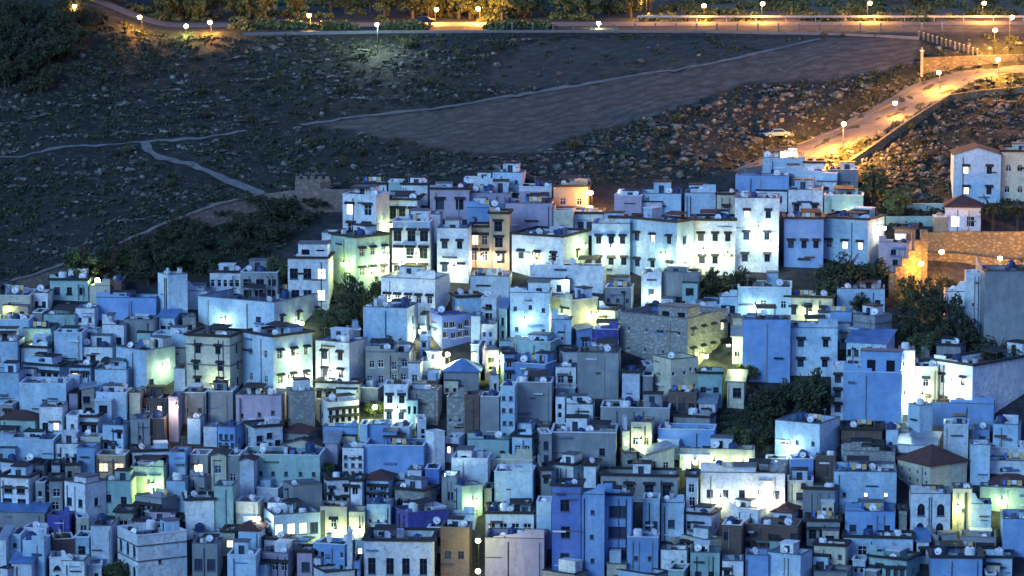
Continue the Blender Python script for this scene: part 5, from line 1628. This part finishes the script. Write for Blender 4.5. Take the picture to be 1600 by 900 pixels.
def tree(P, h, w, kind, label, cat='tree', group=None, name='tree'):
    root = empty(name, P, rng.uniform(0, 6))
    cz = h*0.56; rz = h*0.5; rx = w/2
    if kind == 'p': cz, rz = h*0.72, h*0.5
    c = link('crown', rng.choice(CR[kind]), root, (0, 0, cz)); c.scale = (rx, rx*0.9, rz); c.rotation_euler = (rng.uniform(-.2, .2), rng.uniform(-.2, .2), 0)
    t = link('trunk', rng.choice(TK), root, (0, 0, cz)); t.scale = (rx, rx, cz/0.75)
    tag(root, label, cat, group)
    return root
for (px, pb, h, w, k, lb) in TREES:
    P = ghit(px, pb); m = mpp(P.y)
    tree(P, h*m, w*m, k, lb, name='palm_tree' if k == 'p' else 'tree')
r3 = random.Random(31)
for i in range(64):      # trees beyond the upper road, left and centre
    px = r3.choice([r3.uniform(-20, 200), r3.uniform(250, 440), r3.uniform(440, 1020), r3.uniform(560, 900)])
    Y = r3.uniform(624.5, 642) if px > 240 else r3.uniform(618, 630)
    x = (px-800)/1600*FOC*Y
    P = Vector((x, Y, ground_surf(x, Y)))
    tree(P, r3.uniform(3.5, 8.5), r3.uniform(4, 8), r3.choice('ddll'), 'dark bushy tree in the row along the upper road', group='trees along the upper road')
for i in range(16):
    px = r3.uniform(1030, 1620); Y = r3.uniform(640, 668); x = (px-800)/1600*FOC*Y
    tree(Vector((x, Y, ground_surf(x, Y))), r3.uniform(2, 3.8), r3.uniform(3, 6), r3.choice('ddl'), 'low shrub on the lamplit slope beyond the upper road', 'shrub', 'shrubs beyond the upper road', 'shrub')
SL(152,436,464,'em_green',3000,'lamp beside the lit olive tree above the teal house')
for i in range(150):      # dark shrubs on the slope under the rampart
    px = r3.uniform(150, 545); py = r3.uniform(325, 440)
    if py > town_edge(px)-4 or py < 450-(px)*0.36+8: continue
    P = shit(px, py); m = mpp(P.y)
    tree(P, r3.uniform(1.6, 4.2), r3.uniform(2.4, 5.2), 'd', 'dark rounded shrub on the slope below the long rampart wall', 'shrub', 'shrubs below the rampart wall', 'shrub')
for i in range(75):      # wood on the spur at the upper left
    px = r3.uniform(-20, 235); py = r3.uniform(20, 150)
    if px > 235-(py-20)*1.3 or (px > 170 and py < 60): continue
    P = shit(px, py)
    tree(P, r3.uniform(2.2, 5.0), r3.uniform(3, 6), 'd', 'dark tree of the wood on the spur at the upper left', group='trees of the upper left wood')
for i in range(60):      # scattered shrubs over the hill
    px = r3.uniform(0, 1600); py = r3.uniform(62, 300)
    if in_poly(px, py, FIELD) or in_poly(px, py, UPFIELD) or py > town_edge(px)-12: continue
    P = shit(px, py)
    if path_close(P.x, P.y): continue
    tree(P, r3.uniform(0.9, 2.0), r3.uniform(1.2, 3.0), r3.choice('dddl'), 'small dark shrub among the rocks of the hillside', 'shrub', 'shrubs scattered over the hillside', 'shrub')
# undergrowth round the trees in town and below the lamplit rows
V3, F3 = [], []
for (xa, xb, ya, yb_, n) in [(1090,1180,436,474,70),(1270,1400,432,478,60),(1405,1540,440,590,170),(1160,1310,590,706,80),(520,600,440,520,120),(985,1155,404,432,90),(410,450,400,466,40),(480,560,505,540,50),(1380,1480,312,352,60),(1540,1600,560,590,60),(1120,1215,640,705,80),(730,765,905,930,10)]:
    for _ in range(n):
        P = ghit(r3.uniform(xa, xb), r3.uniform(ya, yb_))
        if any(s['X0']-0.5 < P.x < s['X1']+0.5 and s['K'].y-0.5 < P.y < s['K'].y+s['db_']+1 for s in specs): continue
        bush_into(V3, F3, (P.x, P.y, P.z), r3.uniform(0.35, 0.9), 55, r3, 0.15)
me = bpy.data.meshes.new('undergrowth'); me.from_pydata(V3, [], F3); me.materials.append(M['leaf'])
tag(link('undergrowth', me), 'dark undergrowth filling the gaps between houses and trees', 'undergrowth', kind='stuff')
V3, F3 = [], []
for _ in range(800):
    px = r3.uniform(-20, 1620); Y = r3.uniform(612.3, 614.6) if (r3.random() < 0.45 and px < 900) else r3.uniform(623.5, 660)
    if px < 250: Y = r3.uniform(612, 640)
    x = (px-800)/1600*FOC*Y
    if noise.noise(Vector((x*0.12, Y*0.1, 1))) < -0.02: continue
    bush_into(V3, F3, (x, Y, ground_surf(x, Y)), r3.uniform(0.7, 2.0), 90, r3, 0.24)
me = bpy.data.meshes.new('hedgerow'); me.from_pydata(V3, [], F3); me.materials.append(M['leaf_l'])
tag(link('hedgerow', me), 'dense lamplit bushes growing along the upper road', 'bushes', kind='stuff')
# larger boulders: things of their own
for i in range(90):
    px = r3.uniform(0, 1600); py = r3.uniform(110, 300)
    if in_poly(px, py, FIELD) or in_poly(px, py, UPFIELD) or py > town_edge(px)-10: continue
    P = shit(px, py)
    if path_close(P.x, P.y): continue
    V, F = [], []; s_ = r3.uniform(0.35, 0.8)
    rock_into(V, F, (0, 0, 0.1), s_, r3, 0.6)
    me = bpy.data.meshes.new('boulder'); me.from_pydata(V, [], F); me.materials.append(M['rock'])
    o = link('boulder', me, None, P); tag(o, 'pale grey limestone boulder on the dark hillside', 'boulder', 'boulders on the hillside')
# ---------------------------------------------------------------- walls, posts, towers, cars
def wall_run(name, pts, tops, thick, mat, label, cat='wall', below=1.5, cope=None, ragged=0.0, group=None):
    """pts: picture points of the wall's foot, tops: picture rows of its top"""
    root = MB(); cp = MB(); P = []; Z = []
    for i, p in enumerate(pts):
        q = ghit(*p); P.append(q); Z.append(z_at_px(q.y, tops[i]))
    rr = random.Random(len(pts)*7+int(pts[0][0]))
    sub = []
    for i in range(len(P)-1):
        n = max(1, int((P[i+1]-P[i]).length/1.4))
        for k in range(n):
            t = k/n; sub.append((P[i].lerp(P[i+1], t), Z[i]+(Z[i+1]-Z[i])*t + ragged*rr.uniform(-1, 1)))
    sub.append((P[-1], Z[-1]))
    for i in range(len(sub)-1):
        (a, za), (b, zb) = sub[i], sub[i+1]
        d = Vector((b.x-a.x, b.y-a.y, 0)).normalized(); n_ = Vector((-d.y, d.x, 0))*thick
        lo_a, lo_b = a.z-below, b.z-below
        A0 = (a.x, a.y, lo_a); A1 = (a.x, a.y, za); B0 = (b.x, b.y, lo_b); B1 = (b.x, b.y, zb)
        C0 = (a.x+n_.x, a.y+n_.y, lo_a); C1 = (a.x+n_.x, a.y+n_.y, za); D0 = (b.x+n_.x, b.y+n_.y, lo_b); D1 = (b.x+n_.x, b.y+n_.y, zb)
        root.quad(A0, B0, B1, A1, mat); root.quad(D0, C0, C1, D1, mat)
        top = cp if cope else root
        root.quad(A1, B1, D1, C1, mat)
        if i == 0: root.quad(C0, A0, A1, C1, mat)
        if i == len(sub)-2: root.quad(B0, D0, D1, B1, mat)
        if cope:
            e = n_*0.25
            u = 0.004; h = 0.16
            a_, b_, c_, d_ = [Vector(q) for q in (A1, B1, D1, C1)]
            a_ -= e; b_ -= e; c_ += e; d_ += e
            up0 = Vector((0, 0, u)); up1 = Vector((0, 0, u+h))
            cp.quad(a_+up0, b_+up0, b_+up1, a_+up1, cope); cp.quad(a_+up1, b_+up1, c_+up1, d_+up1, cope); cp.quad(c_+up0, d_+up0, d_+up1, c_+up1, cope)
    if cope:
        e_ = empty(name, (0, 0, 0)); root.build('wall_face', e_); cp.build('coping', e_); tag(e_, label, cat, group); return e_
    o = root.build(name); tag(o, label, cat, group); return o
wall_run('rampart_wall', [(-20,470),(60,450),(165,418),(272,376),(345,350),(412,328)], [452,428,392,345,320,303], 0.7, M['rampart'], 'long brown rampart wall climbing the slope at the left of town', ragged=0.12, cope=M['path'])
wall_run('rampart_wall', [(412,330),(450,330),(500,332),(560,330)], [303,298,297,297], 0.9, M['rampart'], 'tall brown rampart wall under the ruined tower', ragged=0.15)
def ruin():
    P = ghit(488, 322); root = empty('ruined_tower', P)
    m = mpp(P.y); zt = z_at_px(P.y, 284)-P.z
    b = MB(); w = 27*m
    b.box(-w, w, 0.6, 3.6, -2, zt, M['rampart']); b.build('tower_body', root)
    for k in range(5):
        c = MB(); x = -w+0.1+k*(2*w-0.8)/4; c.box(x, x+0.6, 0.6, 1.1, zt+0.003, zt+0.75, M['rampart']); c.build('merlon', root)
    d = MB(); d.box(w*0.45, w, 0.35, 0.597, zt-0.9, zt-0.1, M['R']); d.build('brick_patch', root)
    tag(root, 'ruined brown battlemented tower on the rampart wall', 'tower')
ruin()
wall_run('retaining_wall', [(1330,262),(1372,236),(1420,202),(1484,158),(1540,150),(1640,142)], [250,222,188,148,140,132], 0.5, M['stone'], 'dark stone retaining wall under the lower road', below=2.5)
wall_run('retaining_wall', [(1442,116),(1500,106),(1560,98),(1640,92)], [90,88,86,84], 0.5, M['stone'], 'orange lit retaining wall above the lower road', below=1.0)
wall_run('kerb_wall', [(1200,238),(1250,225),(1300,208),(1360,180),(1420,148),(1440,128)], [236,223,206,178,146,126], 0.22, M['stone'], 'pale kerb wall on the upper side of the lower road', below=0.8)
wall_run('golden_wall', [(1443,396),(1500,398),(1560,402),(1660,410)], [364,362,362,362], 0.7, M['stone'], 'golden lamplit stone wall at the right of town', below=2.0)
wall_run('golden_wall', [(1438,406),(1500,410),(1560,420),(1660,432)], [396,398,406,414], 0.8, M['stone'], 'low golden ledge wall under the golden stone wall', below=2.0, cope=M['stone'])
def steps():
    root = None
    P = ghit(1436, 452); root = empty('stepped_wall', P)
    seq = [(1443, 360, 448), (1433, 376, 450), (1424, 392, 454), (1414, 404, 458), (1404, 416, 462), (1394, 428, 466)]
    for k, (px, top, pb) in enumerate(seq):
        q = ghit(px, pb) ; zt = z_at_px(q.y, top)
        b = MB(); w = 5.4*mpp(q.y)
        b.box(q.x-w-P.x, q.x+w-P.x, q.y-P.y+k*0.01, q.y-P.y+1.4, q.z-2-P.z, zt-P.z, M['stone']); b.build('step', root)
    tag(root, 'orange lit stepped stone wall descending to the dark trees', 'stepped wall')
steps()
for (a, b, t, lb) in [((1380, 328), (1480, 330), 318, 'upper garden terrace wall beside the green lit trees'), ((1384, 352), (1470, 354), 338, 'lower garden terrace wall beside the green lit trees')]:
    wall_run('terrace_wall', [a, b], [t, t], 0.4, M['T'], lb)
# gate lodge
def pier(px, pb, top, w, mat, label, name='gate_pillar'):
    P = ghit(px, pb); root = empty(name, P); zt = z_at_px(P.y, top)-P.z; hw = w*mpp(P.y)/2
    b = MB(); b.box(-hw, hw, -hw, hw, -0.5, zt, mat); b.build('shaft', root)
    c = MB(); c.box(-hw-0.12, hw+0.12, -hw-0.12, hw+0.12, zt+0.003, zt+0.18, M['coping_w']); c.lathe([(hw*0.6, 0.183), (hw*0.7, 0.4), (0.05, 0.7)], mat, 8, (0, 0, zt)); c.build('cap', root)
    tag(root, label, 'pillar')
pier(1440, 118, 80, 4, M['O'], 'tall slim gate pillar at the left end of the orange lit wall')
pier(1468, 366, 338, 18, M['O'], 'ochre gate pillar left of the small lavender lodge')
pier(547, 925, 830, 8, M['W'], 'tall slim white pillar near the bottom left of centre', 'slim_tower')
# guard posts along the upper road
post = MB(); post.box(-0.13, 0.13, -0.13, 0.13, -0.3, 1.15, M['coping_d']); post.box(-0.17, 0.17, -0.17, 0.17, 1.153, 1.25, M['concrete'])
pm = post.mesh('guard_post')
for i in range(22):
    px = 800+i*32
    x = (px-800)/1600*FOC*611; o = link('guard_post', pm, None, (x, 611.0, ground_surf(x, 611)))
    tag(o, 'short square concrete post along the edge of the upper road', 'post', 'guard posts along the upper road')
for i in range(14):
    px = 1436+i*7; py = 57+i*2.1
    P = shit(px, py+3); o = link('stake', pm, None, P)
    tag(o, 'close set stake in the slanting row at the top right', 'post', 'slanting row of stakes'); o.name = 'fence_stake'
wall_run('kerb_wall', [(380,56),(600,52),(800,51),(1100,51),(1290,55),(1436,62)], [51,47.5,47,47,51,57], 0.3, M['coping_d'], 'low pale kerb wall along the edge of the upper road', below=0.6)
rail = MB()
for z in (0.95,):
    for i in range(40):
        x0 = 22+i*2.6; rail.box(x0, x0+2.6, 623.6, 623.75, ground_surf(x0, 623.6)+z-0.2, ground_surf(x0, 623.6)+z+0.15, M['galv'])
for i in range(20): x0 = 22+i*5.2; rail.box(x0-0.06, x0+0.06, 623.76, 623.9, ground_surf(x0, 623.6)-0.2, ground_surf(x0, 623.6)+1.0, M['galv'])
tag(rail.build('guard_rail'), 'long metal guard rail behind the upper road at right', 'guard rail')
# cars
def make_car(paint):
    root = empty('parked_car')
    prof_ = [(-2.05, 0.35), (-2.1, 0.75), (-1.25, 0.92), (-0.65, 1.4), (0.75, 1.42), (1.45, 0.98), (2.0, 0.9), (2.08, 0.4)]
    b = MB(); hw = 0.82
    def yy(z): return hw if z < 1.0 else hw-0.16
    L = [(x, -yy(z), z) for x, z in prof_]; Rr = [(x, yy(z), z) for x, z in prof_]
    b.poly(L, paint); b.poly(list(reversed(Rr)), paint)
    n = len(prof_)
    for i in range(n):
        j = (i+1) % n; b.quad(L[i], Rr[i], Rr[j], L[j], paint)
    b.build('body', root)
    g = MB()
    for s_ in (-1, 1):
        y = s_*0.76
        g.poly([(-1.1, s_*0.83, 0.97), (-0.6, s_*0.70, 1.34), (0.7, s_*0.70, 1.34), (1.25, s_*0.83, 0.99)], M['glass'])
    g.quad((-1.22, -0.66, 0.96), (-1.22, 0.66, 0.96), (-0.70, 0.6, 1.37), (-0.70, -0.6, 1.37), M['glass']); g.build('windows', root)
    for x in (-1.3, 1.3):
        for y in (-0.8, 0.8):
            w = MB(); w.beam((x, y-0.1, 0.33), (x, y+0.1, 0.33), 0.33, M['iron'], 14); wo = w.build('wheel', root)
            h = MB(); h.beam((x, y-0.108, 0.33), (x, y+0.108, 0.33), 0.17, M['galv'], 10); h.build('rim', wo)
    for y in (-0.6, 0.6):
        h = MB(); h.box(-2.14, -2.09, y-0.15, y+0.15, 0.58, 0.74, M['em_warm'] if paint is M['coping_w'] else M['dish']); h.build('headlight', root)
    return root
def car(paint, px, py, rz, label, P=None):
    c = make_car(paint); P = P or shit(px, py); c.location = (P.x, P.y, P.z+0.12); c.rotation_euler = (0, 0, rz); tag(c, label, 'car', 'parked cars'); return c
paintb = plain('pale blue car paint', (0.16, 0.26, 0.34), 0.3, 0.2, 0.05)
paintd = plain('dark car paint', (0.03, 0.03, 0.04), 0.3, 0.3, 0.05)
car(paintb, 1214, 216, R(8), 'pale blue car parked on the verge above the lower road')
def on_road(px): x = (px-800)/1600*FOC*618; return Vector((x, 618, ground_surf(x, 618)))
car(paintd, 0, 0, 0.0, 'dark car on the upper road among the trees', on_road(660))
